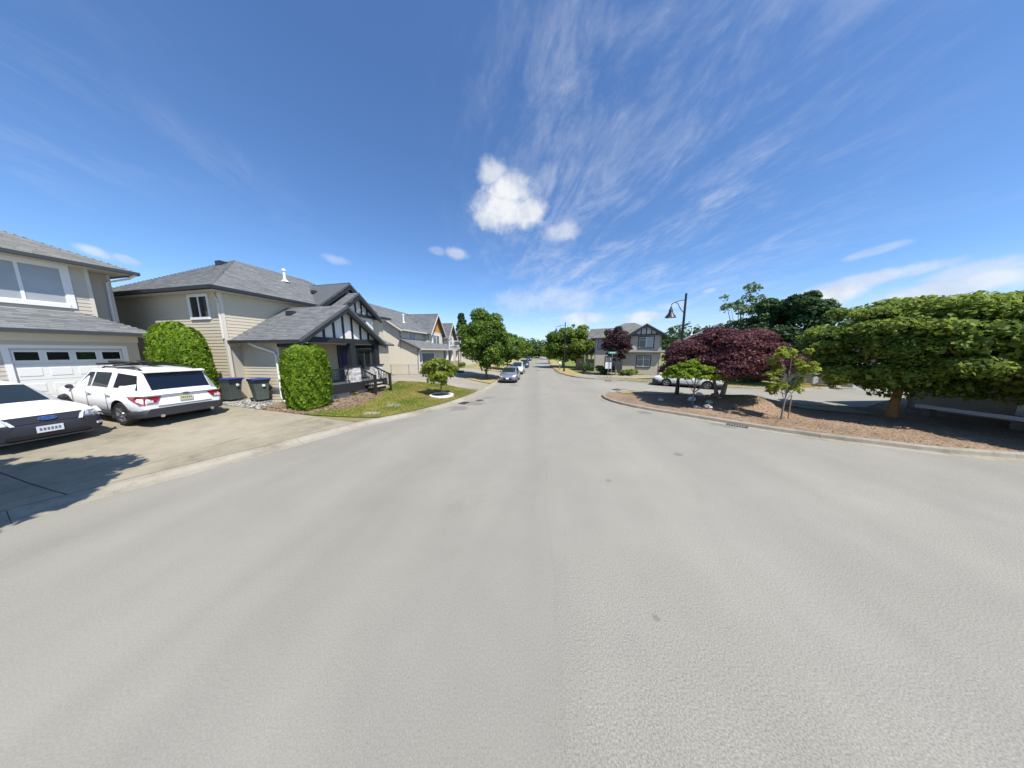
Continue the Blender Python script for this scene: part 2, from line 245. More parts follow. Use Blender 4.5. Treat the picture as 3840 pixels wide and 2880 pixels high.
# ---------------------------------------------------------------- mesh helpers
class MB:
    def __init__(s): s.v = []; s.f = []
    def add(s, vs, fs):
        o = len(s.v); s.v += [tuple(p) for p in vs]; s.f += [tuple(i + o for i in f) for f in fs]; return s
    def box(s, x0, x1, y0, y1, z0, z1):
        return s.add([(x0, y0, z0), (x1, y0, z0), (x1, y1, z0), (x0, y1, z0), (x0, y0, z1), (x1, y0, z1), (x1, y1, z1), (x0, y1, z1)],
                     [(0, 3, 2, 1), (4, 5, 6, 7), (0, 1, 5, 4), (1, 2, 6, 5), (2, 3, 7, 6), (3, 0, 4, 7)])
    def bar(s, p, q, w, h, up=(0, 0, 1)):            # rectangular bar from p to q
        p, q = Vector(p), Vector(q); d = (q - p).normalized(); upv = Vector(up)
        sd = d.cross(upv)
        if sd.length < 1e-4: sd = Vector((1, 0, 0))
        sd.normalize(); u2 = sd.cross(d).normalized(); vs = []
        for a in (p, q):
            for (i, j) in ((-1, -1), (1, -1), (1, 1), (-1, 1)): vs.append(a + sd * (i * w / 2) + u2 * (j * h / 2))
        return s.add(vs, [(3, 2, 1, 0), (4, 5, 6, 7), (0, 1, 5, 4), (1, 2, 6, 5), (2, 3, 7, 6), (3, 0, 4, 7)])
    def tube(s, pts, rad, n=8, cap=True):
        pts = [Vector(p) for p in pts]; rad = rad if isinstance(rad, (list, tuple)) else [rad] * len(pts); vs = []; fs = []
        for i, p in enumerate(pts):
            d = (pts[min(i + 1, len(pts) - 1)] - pts[max(i - 1, 0)]).normalized()
            a = d.cross(Vector((0, 0, 1)) if abs(d.z) < .95 else Vector((1, 0, 0))).normalized(); b = d.cross(a)
            for k in range(n):
                t = 2 * math.pi * k / n; vs.append(p + (a * math.cos(t) + b * math.sin(t)) * rad[i])
        for i in range(len(pts) - 1):
            for k in range(n): fs.append((i * n + k, i * n + (k + 1) % n, (i + 1) * n + (k + 1) % n, (i + 1) * n + k))
        if cap: fs.append(tuple(range(n - 1, -1, -1))); fs.append(tuple((len(pts) - 1) * n + k for k in range(n)))
        return s.add(vs, fs)
    def lathe(s, prof, n=16, o=(0, 0, 0), axis='z'):
        vs = []; fs = []; m = len(prof)
        for k in range(n):
            t = 2 * math.pi * k / n; c, sn = math.cos(t), math.sin(t)
            for (r, h) in prof:
                p = (r * c, r * sn, h) if axis == 'z' else ((r * c, h, -r * sn) if axis == 'y' else (h, r * c, r * sn))
                vs.append((p[0] + o[0], p[1] + o[1], p[2] + o[2]))
        for k in range(n):
            for i in range(m - 1): fs.append((k * m + i, ((k + 1) % n) * m + i, ((k + 1) % n) * m + i + 1, k * m + i + 1))
        return s.add(vs, fs)
    def prism(s, poly, depth):                       # 3d planar polygon pushed along a vector
        n = len(poly); d = Vector(depth); a = [Vector(p) for p in poly]; vs = a + [p + d for p in a]
        fs = [tuple(range(n - 1, -1, -1)), tuple(range(n, 2 * n))] + [(i, (i + 1) % n, n + (i + 1) % n, n + i) for i in range(n)]
        return s.add(vs, fs)
    def mesh(s, name, smooth=False, ang=35):
        me = bpy.data.meshes.new(name); me.from_pydata(s.v, [], s.f)
        bm = bmesh.new(); bm.from_mesh(me); bmesh.ops.recalc_face_normals(bm, faces=bm.faces); bm.to_mesh(me); bm.free()
        if smooth: shade(me, ang)
        return me
def shade(me, ang=35):
    me.polygons.foreach_set('use_smooth', [True] * len(me.polygons)); me.set_sharp_from_angle(angle=R(ang))
def obj(name, mb, mat, parent=None, kind=None, smooth=False, bevel=0.0, ang=35):
    me = mb if isinstance(mb, bpy.types.Mesh) else mb.mesh(name, smooth, ang)
    o = bpy.data.objects.new(name, me); COL.objects.link(o); o.parent = parent
    if mat and not me.materials: me.materials.append(MAT[mat])
    if kind: o['kind'] = kind
    if bevel:
        b = o.modifiers.new('bevel', 'BEVEL'); b.width = bevel; b.segments = 2; b.limit_method = 'ANGLE'
    return o
def thing(name, label, cat, loc=(0, 0, 0), rz=0, group=None):
    o = bpy.data.objects.new(name, None); COL.objects.link(o); o.location = loc; o.rotation_euler = (0, 0, rz); o.empty_display_size = .3
    return tag(o, label, cat, group)
def tag(o, label, cat, group=None, kind=None):
    o['label'] = label; o['category'] = cat
    if group: o['group'] = group
    if kind: o['kind'] = kind
    return o
def dup(o, parent=None):
    c = o.copy(); COL.objects.link(c); c.parent = parent
    for ch in list(o.children): dup(ch, c)
    return c
def npmesh(name, V, F, rnd=None):
    me = bpy.data.meshes.new(name); nv, nf, k = len(V), len(F), F.shape[1]
    me.vertices.add(nv); me.vertices.foreach_set('co', V.astype(np.float32).ravel())
    me.loops.add(nf * k); me.loops.foreach_set('vertex_index', F.astype(np.int32).ravel())
    me.polygons.add(nf); me.polygons.foreach_set('loop_start', np.arange(0, nf * k, k, dtype=np.int32))
    if rnd is not None:
        a = me.attributes.new('rnd', 'FLOAT', 'FACE'); a.data.foreach_set('value', rnd.astype(np.float32))
    me.update(calc_edges=True); me.validate(); return me

# ---------------------------------------------------------------- layout: kerb lines and ground height
def spline(pts, step=.6):
    P = [Vector((*p, 0)) for p in pts]; out = []
    for i in range(len(P) - 1):
        p0, p1, p2, p3 = P[max(i - 1, 0)], P[i], P[i + 1], P[min(i + 2, len(P) - 1)]
        n = max(1, int((p2 - p1).length / step))
        for k in range(n):
            t = k / n
            out.append(.5 * ((2 * p1) + (p2 - p0) * t + (2 * p0 - 5 * p1 + 4 * p2 - p3) * t * t + (3 * p1 - p0 - 3 * p2 + p3) * t ** 3))
    out.append(P[-1]); return [(p.x, p.y) for p in out]
KL = spline([(-13, -9), (-11, -4), (-9.9, 0), (-8.82, 3.77), (-8.01, 5.37), (-7.2, 6.85), (-5.94, 9.3), (-4.62, 10.85), (-3.38, 13.2), (-2.49, 16.05), (-1.9, 19.2), (-1.35, 24), (0.1, 36), (2.9, 60), (7.0, 92), (15, 130)])
KI = spline([(60, 1), (40, 3.2), (24, 4.6), (14.2, 6.33), (12.0, 7.17), (10.05, 8.5), (7.92, 10.75), (6.5, 12.3), (5.75, 13.9), (5.8, 15.6), (6.7, 16.9), (8.3, 17.3), (10.9, 16.5), (14.5, 14.15), (17.4, 12.2), (18.8, 12.4), (21.5, 13.6), (30, 16.5), (60, 26)])
KF = spline([(60, 31), (40, 24.2), (30, 20.8), (24.0, 18.6), (19.6, 18.7), (14.0, 22.2), (10.6, 24.4), (8.2, 26.0), (6.9, 28), (6.35, 31), (6.3, 37), (8.6, 60), (12.5, 92), (20, 130)])
def sdist(poly, x, y):      # signed distance, positive on the left of the running direction
    best = 1e9; sg = 1
    for i in range(len(poly) - 1):
        ax, ay = poly[i]; bx, by = poly[i + 1]; dx, dy = bx - ax, by - ay; L = dx * dx + dy * dy
        t = max(0, min(1, ((x - ax) * dx + (y - ay) * dy) / L)); px, py = ax + t * dx, ay + t * dy
        d = (x - px) ** 2 + (y - py) ** 2
        if d < best: best = d; sg = 1 if dx * (y - ay) - dy * (x - ax) > 0 else -1
    return math.sqrt(best) * sg
def ss(a, b, x): t = max(0, min(1, (x - a) / (b - a))); return t * t * (3 - 2 * t)
KW = .55
def zl(x, y):
    d = sdist(KL, x, y) - KW
    return .09 + .56 * ss(0, 6.5, d) + .16 * ss(5.5, 10, d) * ss(12.5, 9.5, y)
def zi(x, y):
    b = .12 + .42 * math.exp(-((x - 11.5) ** 2 + (y - 13.1) ** 2) / 2.6) + .42 * math.exp(-((x - 12.9) ** 2 + (y - 12.3) ** 2) / .9)
    d = -sdist(KI, x, y)
    return .11 + (b - .11) * ss(.1, 1.2, d)
def zf(x, y): return .11 + .12 * ss(.5, 4, -sdist(KF, x, y))
def drape(name, poly, zfun, off, mat, res=.7, parent=None, kind='structure', skirt=0.0):
    bx = [p[0] for p in poly]; by = [p[1] for p in poly]
    pts = []; n = len(poly)
    for i in range(n):
        a, b = Vector(poly[i]), Vector(poly[(i + 1) % n]); k = max(1, int((b - a).length / res))
        pts += [a.lerp(b, j / k) for j in range(k)]
    nb = len(pts)
    def inside(x, y):
        c = False; j = nb - 1
        for i in range(nb):
            xi, yi = pts[i]; xj, yj = pts[j]
            if (yi > y) != (yj > y) and x < (xj - xi) * (y - yi) / (yj - yi) + xi: c = not c
            j = i
        return c
    x = min(bx) + res / 2
    ins = []
    while x < max(bx):
        y = min(by) + res / 2
        while y < max(by):
            if inside(x, y): ins.append(Vector((x, y)))
            y += res
        x += res
    vs, es, fs, *_ = delaunay_2d_cdt(pts + ins, [(i, (i + 1) % nb) for i in range(nb)], [list(range(nb))], 1, 1e-4)
    V = [(v.x, v.y, zfun(v.x, v.y) + off) for v in vs]; F = [tuple(f) for f in fs]
    if skirt:
        o = len(V); V += [(V[i][0], V[i][1], V[i][2] - skirt) for i in range(nb)]
        F += [(i, (i + 1) % nb, o + (i + 1) % nb, o + i) for i in range(nb)]
    return obj(name, MB().add(V, F), mat, parent, kind)

# ---------------------------------------------------------------- ground, road, kerbs
obj('ground', MB().add([(-2500, -1500, -.25), (2500, -1500, -.25), (2500, 4000, -.25), (-2500, 4000, -.25)], [(0, 1, 2, 3)]), 'earth', kind='structure')
road = MB().add([(-30, -30, 0), (70, -30, 0), (70, 140, 0), (-30, 140, 0)], [(0, 1, 2, 3)])
obj('road', road, 'asphalt', kind='structure')
def offs(poly, d):          # positive = left of running direction
    out = []
    for i in range(len(poly)):
        a = Vector(poly[max(i - 1, 0)]); b = Vector(poly[min(i + 1, len(poly) - 1)]); t = (b - a).normalized(); out.append((poly[i][0] - t.y * d, poly[i][1] + t.x * d))
    return out
def kerb(name, poly, side, prof, mat, joint=5, ylim=62):
    root = obj(name, MB().add([(poly[0][0], poly[0][1], -.1), (poly[1][0], poly[1][1], -.1), (poly[1][0], poly[1][1], -.12)], [(0, 1, 2)]), mat, kind='structure')
    lines = [(offs(poly, side * d), z) for d, z in prof]; i = 0
    while i < len(poly) - 1:
        j = min(i + joint, len(poly) - 1)
        if poly[i][1] < ylim:
            V = []; F = []; m = len(prof)
            for k in range(i, j + 1):
                for (ln, z) in lines:
                    x, y = ln[k]
                    if k == j and j < len(poly) - 1: x += (ln[k - 1][0] - x) * .014; y += (ln[k - 1][1] - y) * .014
                    V.append((x, y, z))
            for k in range(j - i):
                for q in range(m - 1): F.append((k * m + q, (k + 1) * m + q, (k + 1) * m + q + 1, k * m + q + 1))
            F.append(tuple(range(m))); F.append(tuple((j - i) * m + q for q in range(m - 1, -1, -1)))
            obj('kerb_segment', MB().add(V, F), mat, root)
        i = j
    return root
kerb('rolled_kerb', KL, 1, [(0, -.05), (0, .006), (.28, .012), (.34, .03), (.45, .085), (.57, .10), (.62, .10), (.62, -.1)], 'kerb_concrete')
kerb('island_kerb', KI, -1, [(-.32, -.05), (-.30, .008), (0, .012), (.02, .12), (.05, .145), (.17, .15), (.19, .10), (.19, -.1)], 'kerb_concrete')
kerb('far_kerb', KF, -1, [(-.32, -.05), (-.30, .008), (0, .012), (.02, .12), (.05, .14), (.17, .145), (.19, .10), (.19, -.1)], 'kerb_concrete')
lin = offs(KL, .60); lot = [p for p in lin] + [(-40, 150), (-75, 60), (-60, -20), (-30, -12)]
drape('left_yard', lot, zl, -.03, 'earth', 1.1)
ii = offs(KI, -.16); drape('mulch_bed', ii + [(62, 10)], zi, -.012, 'mulch', .55)
ff = offs(KF, -.16); drape('right_yard', ff + [(90, 130), (110, 40), (62, 31)], zf, -.03, 'green_grass', 1.6)

T = Vector((.21, .978)).normalized(); NN = Vector((T.y, -T.x))                  # along the left house fronts / towards the street
# wide driveway in front of the garage, poured in slabs with open joints
def inpoly(poly, x, y):
    c = False; j = len(poly) - 1
    for i in range(len(poly)):
        xi, yi = poly[i]; xj, yj = poly[j]
        if (yi > y) != (yj > y) and x < (xj - xi) * (y - yi) / (yj - yi) + xi: c = not c
        j = i
    return c
def clip(poly, p, n):       # keep the side where (q-p).n <= 0
    out = []; m = len(poly)
    for i in range(m):
        a, b = Vector(poly[i]), Vector(poly[(i + 1) % m]); da = (a - p).dot(n); db = (b - p).dot(n)
        if da <= 0: out.append(tuple(a))
        if (da < 0 < db) or (db < 0 < da): t = da / (da - db); out.append(tuple(a.lerp(b, t)))
    return out
def slabs(name, poly, o, ax, cuts_a, cuts_b, zfun, mat, off=.012, gap=.012):
    root = drape(name, poly, zfun, -.012, 'soil', .8)
    ax = Vector(ax).normalized(); ay = Vector((-ax.y, ax.x)); o = Vector(o)
    for a0, a1 in zip(cuts_a[:-1], cuts_a[1:]):
        for b0, b1 in zip(cuts_b[:-1], cuts_b[1:]):
            q = poly
            for (p, n) in ((o + ax * (a1 - gap), ax), (o + ax * (a0 + gap), -ax), (o + ay * (b1 - gap), ay), (o + ay * (b0 + gap), -ay)):
                q = clip(q, p, n)
                if len(q) < 3: break
            if len(q) >= 3 and abs(sum(q[i][0] * q[(i + 1) % len(q)][1] - q[(i + 1) % len(q)][0] * q[i][1] for i in range(len(q)))) > .6:
                drape('slab', q, zfun, off, mat, .8, root, None, .03)
    return root
ko = offs(KL, .66)
kd = [p for p in ko if -6 < p[1] < 9.75]
drv = kd + [(-9.3, 9.95), (-11.2, 10.0), (-15.2, 10.5), (-17.2, 10.9), (-19.5, 0), (-20, -6)]
slabs('driveway', drv, (-9.7, 4.6), NN, [-12, -7.4, -3.7, 0, 3.4, 9], [-14, -4.2, 0, 5.4, 12], zl, 'concrete')
# lawn, verge and the neighbours' driveways
kl = [p for p in ko if 9.75 <= p[1] < 17.6]
LAWN = kl + [(-5.6, 18.9), (-9.3, 18.6), (-8.4, 15.3), (-7.9, 13.0), (-8.0, 11.4), (-9.3, 9.97)]
drape('front_lawn', LAWN, zl, .022, 'lawn', .5)
BED = [(-9.3, 9.97), (-8.0, 11.4), (-7.9, 13.0), (-8.4, 15.3), (-11.0, 16.5), (-11.3, 11.0), (-11.2, 10.0)]
drape('garden_bed', BED, zl, .02, 'soil', .6)
drape('pebble_strip', [(-11.2, 10.0), (-11.3, 11.2), (-14.8, 11.9), (-15.2, 10.5)], zl, .018, 'pebble_ground', .5)
k2 = [p for p in ko if 17.6 <= p[1] < 21.6]
slabs('neighbour_driveway', k2 + [(-5.2, 23.8), (-9.2, 25.2), (-12.4, 25.4), (-11.2, 18.7), (-9.3, 18.6), (-5.6, 18.9)], (-2.4, 19.5), NN, [-14, -7.6, -3.8, 0, 4], [-6, 0.2, 3.4, 9], zl, 'concrete_pale')
k3 = [p for p in ko if 21.6 <= p[1] < 26.5]
drape('verge', k3 + [(-4.6, 27.6), (-5.2, 23.8)], zl, .02, 'dry_grass', .7)
k4 = [p for p in ko if 26.5 <= p[1] < 33.0]
slabs('far_driveway', k4 + [(-6.2, 34.5), (-9.0, 33.0), (-9.2, 25.2), (-5.2, 23.8), (-4.6, 27.6)], (-1.6, 29), NN, [-14, -5, -2.5, 2], [-8, 0, 8], zl, 'concrete_pale')
k5 = [p for p in ko if 33.0 <= p[1] < 80]
drape('far_verge', k5 + [(-1, 80), (-5.5, 50), (-6.2, 34.5)], zl, .02, 'dry_grass', 1.6)
# island: grass strip and footpath along the side street
ib = [p for p in offs(KI, -.2) if p[0] > 7.4 and p[1] > 2 and p[0] < 17.5]
ib = [p for p in ib if sdist(KI, p[0], p[1]) < 0 and p[1] > (18.5 - p[0] * .47)]
i1 = [(p[0] - .05, p[1]) for p in ib]; i2 = offs(ib, -.95); i3 = offs(ib, -1.0); i4 = offs(ib, -1.75)
drape('grass_strip', i1 + i2[::-1], zi, .02, 'dry_grass', .5)
slabs_path = [p for p in i3 if p[0] > 12.4]; sp2 = [p for p in i4 if p[0] > 11.6]
drape('footpath', slabs_path + sp2[::-1], zi, .03, 'concrete_pale', .5)
# footpath and dry strip on the far side of the side street
fa = [p for p in offs(KF, -.22) if p[1] < 25.4 and p[0] < 30 and p[1] > 2]; fb = offs(fa, -1.5); fc = offs(fa, -2.9)
drape('far_grass_strip', fa + fb[::-1], zf, .025, 'dry_grass', .8)
fp = [p for p in offs(KF, -.22) if 24.6 < p[1] < 29.5]; fq = offs(fp, -2.6)
drape('corner_path', fp + fq[::-1], zf, .04, 'concrete_pale', .6)
fr = [p for p in offs(KF, -.22) if 29.0 < p[1] < 80]; fs_ = offs(fr, -2.2)
drape('far_right_verge', fr + fs_[::-1], zf, .03, 'dry_grass', 1.2)

# tufts, bark chips and pebbles that nobody could count
def inpoly_np(poly, X, Y):
    c = np.zeros(len(X), bool); j = len(poly) - 1
    for i in range(len(poly)):
        xi, yi = poly[i]; xj, yj = poly[j]
        m = ((yi > Y) != (yj > Y)) & (X < (xj - xi) * (Y - yi) / ((yj - yi) or 1e-9) + xi); c ^= m; j = i
    return c
def scatter(name, poly, zfun, n, h, w, mat, label, cat, lie=False, off=.02, seed=1, tone=None):
    r = np.random.default_rng(seed); P = np.array(poly); lo, hi = P.min(0), P.max(0)
    X = r.uniform(lo[0], hi[0], n); Y = r.uniform(lo[1], hi[1], n); m = inpoly_np(poly, X, Y); X, Y = X[m], Y[m]; k = len(X)
    Z = np.array([zfun(a, b) for a, b in zip(X, Y)]) + off
    a = r.uniform(0, 2 * np.pi, k); c, s = np.cos(a), np.sin(a); sz = r.uniform(.5, 1.25, k); B = np.stack([X, Y, Z], 1)
    if lie:
        L = np.stack([c, s, r.uniform(-.3, .3, k)], 1) * (h * sz)[:, None]; S = np.stack([-s, c, r.uniform(-.5, .5, k)], 1) * (w * sz)[:, None]; up = np.array([0, 0, w * .5])
        V = np.stack([B - L - S, B + L - S, B + L + S, B - L + S], 1) + up
    else:
        S = np.stack([c, s, 0 * c], 1) * w; lean = np.stack([r.normal(0, .35, k), r.normal(0, .35, k), np.ones(k)], 1) * (h * sz)[:, None]
        V = np.stack([B - S, B + S, B + S * .2 + lean, B - S * .2 + lean], 1)
    F = np.arange(4 * k).reshape(k, 4)
    o = obj(name, npmesh(name, V.reshape(-1, 3), F, np.clip(r.normal(.5, .25, k) if tone is None else tone(X, Y) + r.normal(0, .18, k), 0, 1)), mat); tag(o, label, cat, kind='stuff'); return o
scatter('grass', LAWN, zl, 52000, .055, .012, 'grass_blade', 'short patchy grass of the front lawn beside the rolled kerb', 'grass', tone=lambda X, Y: .30 + .34 * np.clip((X + 8.5) / 6, 0, 1) + .28 * np.sin(X * 1.5 + 1) * np.sin(Y * 1.1) + .2 * np.sin(X * 3.7 + Y * 2.1) * np.sin(Y * 3.1 - X))
scatter('bark_chips', [p for p in ii if p[0] < 22 and (p[1] < 14 or p[0] < 15)] , zi, 42000, .022, .010, 'chip', 'loose brown bark chips covering the mulch bed', 'bark chips', True, .004, 2)
scatter('bed_litter', BED, zl, 3500, .04, .02, 'chip', 'dry leaf litter on the soil bed below the porch', 'leaf litter', True, .03, 3)
scatter('pebbles', [(-11.2, 10.0), (-11.3, 11.2), (-14.8, 11.9), (-15.2, 10.5)], zl, 6000, .03, .022, 'pebbles', 'pale loose pebbles beside the wheelie bins', 'pebbles', True, .02, 4)
scatter('dry_grass', fa + fb[::-1], zf, 30000, .06, .015, 'grass_blade', 'dry straw coloured grass strip across the side street', 'grass', seed=5)

# ---------------------------------------------------------------- building helpers
def crossings(poly, v):     # 2d polygon cut by the line y = v
    xs = []; n = len(poly)
    for i in range(n):
        (x0, y0), (x1, y1) = poly[i], poly[(i + 1) % n]
        if (y0 > v) != (y1 > v): xs.append(x0 + (x1 - x0) * (v - y0) / (y1 - y0))
    xs.sort(); return [(xs[i], xs[i + 1]) for i in range(0, len(xs) - 1, 2)]
def roof(house, planes, mat='shingle', near=True, thick=.11, name='roof', base='roof_base', row=.145, tab=.31):
    mb = MB(); V = []; F = []; RN = []; rr = random.Random(len(planes) * 13 + int(planes[0][0][0] * 7))
    for pl in planes:
        P = [Vector(p) for p in pl]
        n = Vector((0, 0, 0))
        for i in range(len(P)): n += (P[i] - P[0]).cross(P[(i + 1) % len(P)] - P[0])
        n.normalize()
        if n.z < 0: n = -n; P = P[::-1]
        mb.prism(P, n * -thick)
        if not near: continue
        s = Vector((0, 0, 1)).cross(n).normalized(); r = n.cross(s); o = P[0]
        q = [((p - o).dot(s), (p - o).dot(r)) for p in P]; lo, hi = min(a[1] for a in q), max(a[1] for a in q)
        v = lo - .01; k = 0
        while v < hi - .02:
            for (a, b) in crossings(q, min(v + row * .5, hi - .005)):
                x = a - rr.random() * tab
                while x < b:
                    w = tab * rr.choice((.7, 1, 1, 1.25)); x0, x1 = max(x, a), min(x + w, b); x += w
                    if x1 - x0 < .03: continue
                    t = rr.uniform(.010, .02); dv = rr.uniform(-.012, .006)
                    pts = [(x0 + .003, v + dv, t), (x1 - .003, v + dv, t), (x1 - .003, min(v + row + .02, hi), .003), (x0 + .003, min(v + row + .02, hi), .003), (x0 + .003, v + dv, .001), (x1 - .003, v + dv, .001)]
                    i = len(V); V += [tuple(o + s * c[0] + r * c[1] + n * c[2]) for c in pts]
                    F += [(i, i + 1, i + 2, i + 3), (i + 4, i + 5, i + 1, i)]; g = min(1, max(0, rr.gauss(.5, .28))); RN += [g, g * .4]
            v += row; k += 1
    ro = obj(name, mb, base if near else mat, house)
    if near: obj('shingles', npmesh('shingles', np.array(V), np.array(F), np.array(RN)), mat, ro, 'stuff')
    return ro
BOARD = {}
def board_mesh(mat, h):
    k = (mat, round(h, 3))
    if k not in BOARD:
        mb = MB().add([(0, -.022, 0), (1, -.022, 0), (1, -.006, h), (0, -.006, h), (0, .002, 0), (1, .002, 0), (1, .002, h), (0, .002, h)],
                      [(0, 1, 2, 3), (4, 7, 6, 5), (0, 4, 5, 1), (3, 2, 6, 7), (0, 3, 7, 4), (1, 5, 6, 2)])
        me = mb.mesh('siding_board'); me.materials.append(MAT[mat]); BOARD[k] = me
    return BOARD[k]
def wall(house, o, th, poly, mat='siding', holes=(), boards=True, thick=.14, name='wall', back='wallboard', zmin=-9, course=.152):
    s = Vector((math.cos(th), math.sin(th), 0)); n = Vector((math.sin(th), -math.cos(th), 0)); O = Vector((*o, 0))
    w = obj(name, MB().prism([O + s * a + Vector((0, 0, b)) for a, b in poly], -n * thick), back if boards else mat, house)
    if boards:
        z = min(b for a, b in poly); hi = max(b for a, b in poly)
        while z < hi - .03:
            h = min(course + .012, hi - z); zm = z + course * .5
            if zm > zmin:
                for (a, b) in crossings(poly, min(zm, hi - .01)):
                    segs = [(a, b)]
                    for (h0, h1, g0, g1) in holes:
                        if g0 < zm < g1:
                            segs = [q for (c, d) in segs for q in ((c, min(d, h0)), (max(c, h1), d)) if q[1] - q[0] > .03]
                    for (c, d) in segs:
                        if d - c < .04: continue
                        e = bpy.data.objects.new('siding_board', board_mesh(mat, course + .012)); COL.objects.link(e); e.parent = w
                        p = O + s * c; e.location = (p.x, p.y, z); e.rotation_euler = (0, 0, th); e.scale = (d - c, 1, 1 if h > course * .8 else h / (course + .012))
            z += course
    return w
def frame_pt(o, th, s, z, out=0.0): return Vector((o[0] + math.cos(th) * s + math.sin(th) * out, o[1] + math.sin(th) * s - math.cos(th) * out, z))
def window(parent, o, th, s0, s1, z0, z1, cas='white_trim', pane='glass_dark', cw=.09, div=(), hdiv=(), sash='white_trim', proud=.05, name='window', panes=None):
    def bx(mb, a, b, c, d, y0, y1):
        pts = [frame_pt(o, th, x, z, y) for y in (y0, y1) for (x, z) in ((a, c), (b, c), (b, d), (a, d))]
        mb.add(pts, [(0, 1, 2, 3), (7, 6, 5, 4), (0, 4, 5, 1), (1, 5, 6, 2), (2, 6, 7, 3), (3, 7, 4, 0)])
    mb = MB(); bx(mb, s0 - cw, s0, z0 - cw, z1 + cw, 0, proud); bx(mb, s1, s1 + cw, z0 - cw, z1 + cw, 0, proud); bx(mb, s0, s1, z1, z1 + cw, 0, proud); bx(mb, s0 - .02, s1 + .02, z0 - cw, z0, 0, proud + .025)
    w = obj(name, mb, cas, parent)
    xs = [s0] + [s0 + (s1 - s0) * d for d in div] + [s1]
    for i in range(len(xs) - 1):
        p = MB(); bx(p, xs[i], xs[i + 1], z0, z1, .002, .016); obj('pane', p, (panes[i] if panes else pane), w)
        f = MB(); a, b = xs[i], xs[i + 1]; t = .035
        bx(f, a, a + t, z0, z1, .016, .036); bx(f, b - t, b, z0, z1, .016, .036); bx(f, a + t, b - t, z0, z0 + t, .016, .036); bx(f, a + t, b - t, z1 - t, z1, .016, .036)
        for h in hdiv: zz = z0 + (z1 - z0) * h; bx(f, a + t, b - t, zz - .015, zz + .015, .016, .034)
        obj('frame', f, sash, w)
    return w
def bars(name, lst, mat, parent, bevel=0.0):
    return [obj(name, MB().bar(*b), mat, parent) for b in lst]
def half_timber(house, x0, x1, xm, ze, zp, y, n=7, out=.5, white='stucco', dark='black_trim', beam=.2, rake=.22):
    g = obj('gable', MB().prism([(x0, y, ze), (x1, y, ze), (xm, y, zp)], (0, .1, 0)), white, house)
    for i in range(1, n + 1):
        x = x0 + (x1 - x0) * i / (n + 1); f = (x - x0) / (xm - x0) if x < xm else (x1 - x) / (x1 - xm); zt = ze + (zp - ze) * f
        obj('timber', MB().box(x - .05, x + .05, y - .05, y - .002, ze - .02, zt - .02), dark, g)
    obj('beam', MB().box(x0 - .15, x1 + .15, y - .14, y - .003, ze - beam, ze), dark, g)
    for (a, b) in ((x0, xm), (x1, xm)):
        sg = 1 if a < b else -1; k = (zp - ze) / abs(b - a)
        ex = .42
        obj('rake_board', MB().prism([(a - sg * ex, y - out, ze - ex * k - .02), (b, y - out, zp - .02), (b, y - out, zp - rake - .02), (a - sg * (ex - .05), y - out, ze - ex * k - rake * .75)], (0, .05, 0)), dark, house)
    return g
def garage_door(house, x0, x1, z0, z1, y, rows=4, cols=4, mat='garage_white', win=True, trim='white_trim', wmat='glass_dark'):
    g = obj('garage_door', MB().box(x0, x1, y + .06, y + .10, z0, z1), mat, house)
    rh = (z1 - z0) / rows; cw = (x1 - x0) / cols
    for r in range(rows):
        obj('panel', MB().box(x0 + .005, x1 - .005, y + .03, y + .06, z0 + r * rh + .006, z0 + (r + 1) * rh - .006), mat, g, bevel=.006)
        for c in range(cols):
            a, b = x0 + c * cw + cw * .13, x0 + (c + 1) * cw - cw * .13; lo, hi = z0 + r * rh + rh * .24, z0 + (r + 1) * rh - rh * .24
            if win and r == rows - 1:
                obj('window', MB().box(a, b, y + .012, y + .03, lo, hi), wmat, g)
                fr = MB(); fr.box(a - .035, a, y + .002, y + .03, lo - .035, hi + .035); fr.box(b, b + .035, y + .002, y + .03, lo - .035, hi + .035); fr.box(a, b, y + .002, y + .03, lo - .035, lo); fr.box(a, b, y + .002, y + .03, hi, hi + .035)
                obj('window_frame', fr, trim, g)
            elif cols > 1 and win: obj('raised_panel', MB().box(a, b, y + .018, y + .03, lo, hi), mat, g, bevel=.008)
    t = MB(); t.box(x0 - .12, x0, y - .035, y + .05, z0, z1 + .12); t.box(x1, x1 + .12, y - .035, y + .05, z0, z1 + .12); t.box(x0, x1, y - .035, y + .05, z1, z1 + .12)
    obj('door_trim', t, trim, house); return g
RZ = math.atan2(T.y, T.x)

# ---------------------------------------------------------------- house with the white garage door
G = (-17.3, 10.95)
h1 = thing('house', 'beige sided house with white four window garage door behind the two white vehicles', 'house', (G[0], G[1], .80), RZ)
wall(h1, (-8, 0), 0, [(0, -.3), (5.36, -.3), (5.36, 2.35), (7.6, 2.35), (7.6, -.3), (8, -.3), (8, 3.0), (0, 3.0)], 'siding_grey')
wall(h1, (0, 0), math.pi / 2, [(0, -.3), (8, -.3), (8, 3.0), (0, 3.0)], 'siding_grey', boards=False)
garage_door(h1, -2.62, -.42, 0, 2.33, 0, 4, 4)
obj('header_board', MB().box(-8, .02, -.06, -.026, 2.60, 2.9), 'dark_grey_trim' if False else 'cream_trim', h1)
wall(h1, (-8, 1.0), 0, [(0, 3.5), (7.5, 3.5), (7.5, 5.85), (0, 5.85)], 'siding_grey', [(5.15, 7.1, 3.98, 5.72)])
wall(h1, (-.5, 1.6), 0, [(0, 3.2), (.7, 3.2), (.7, 5.85), (0, 5.85)], 'siding_grey')
wall(h1, (-.5, 1.0), math.pi / 2, [(0, 3.5), (.75, 3.5), (.75, 5.85), (0, 5.85)], 'siding_grey', boards=False)
wall(h1, (.2, 1.6), math.pi / 2, [(0, 3.0), (7.4, 3.0), (7.4, 5.85), (0, 5.85)], 'siding_grey', boards=False)
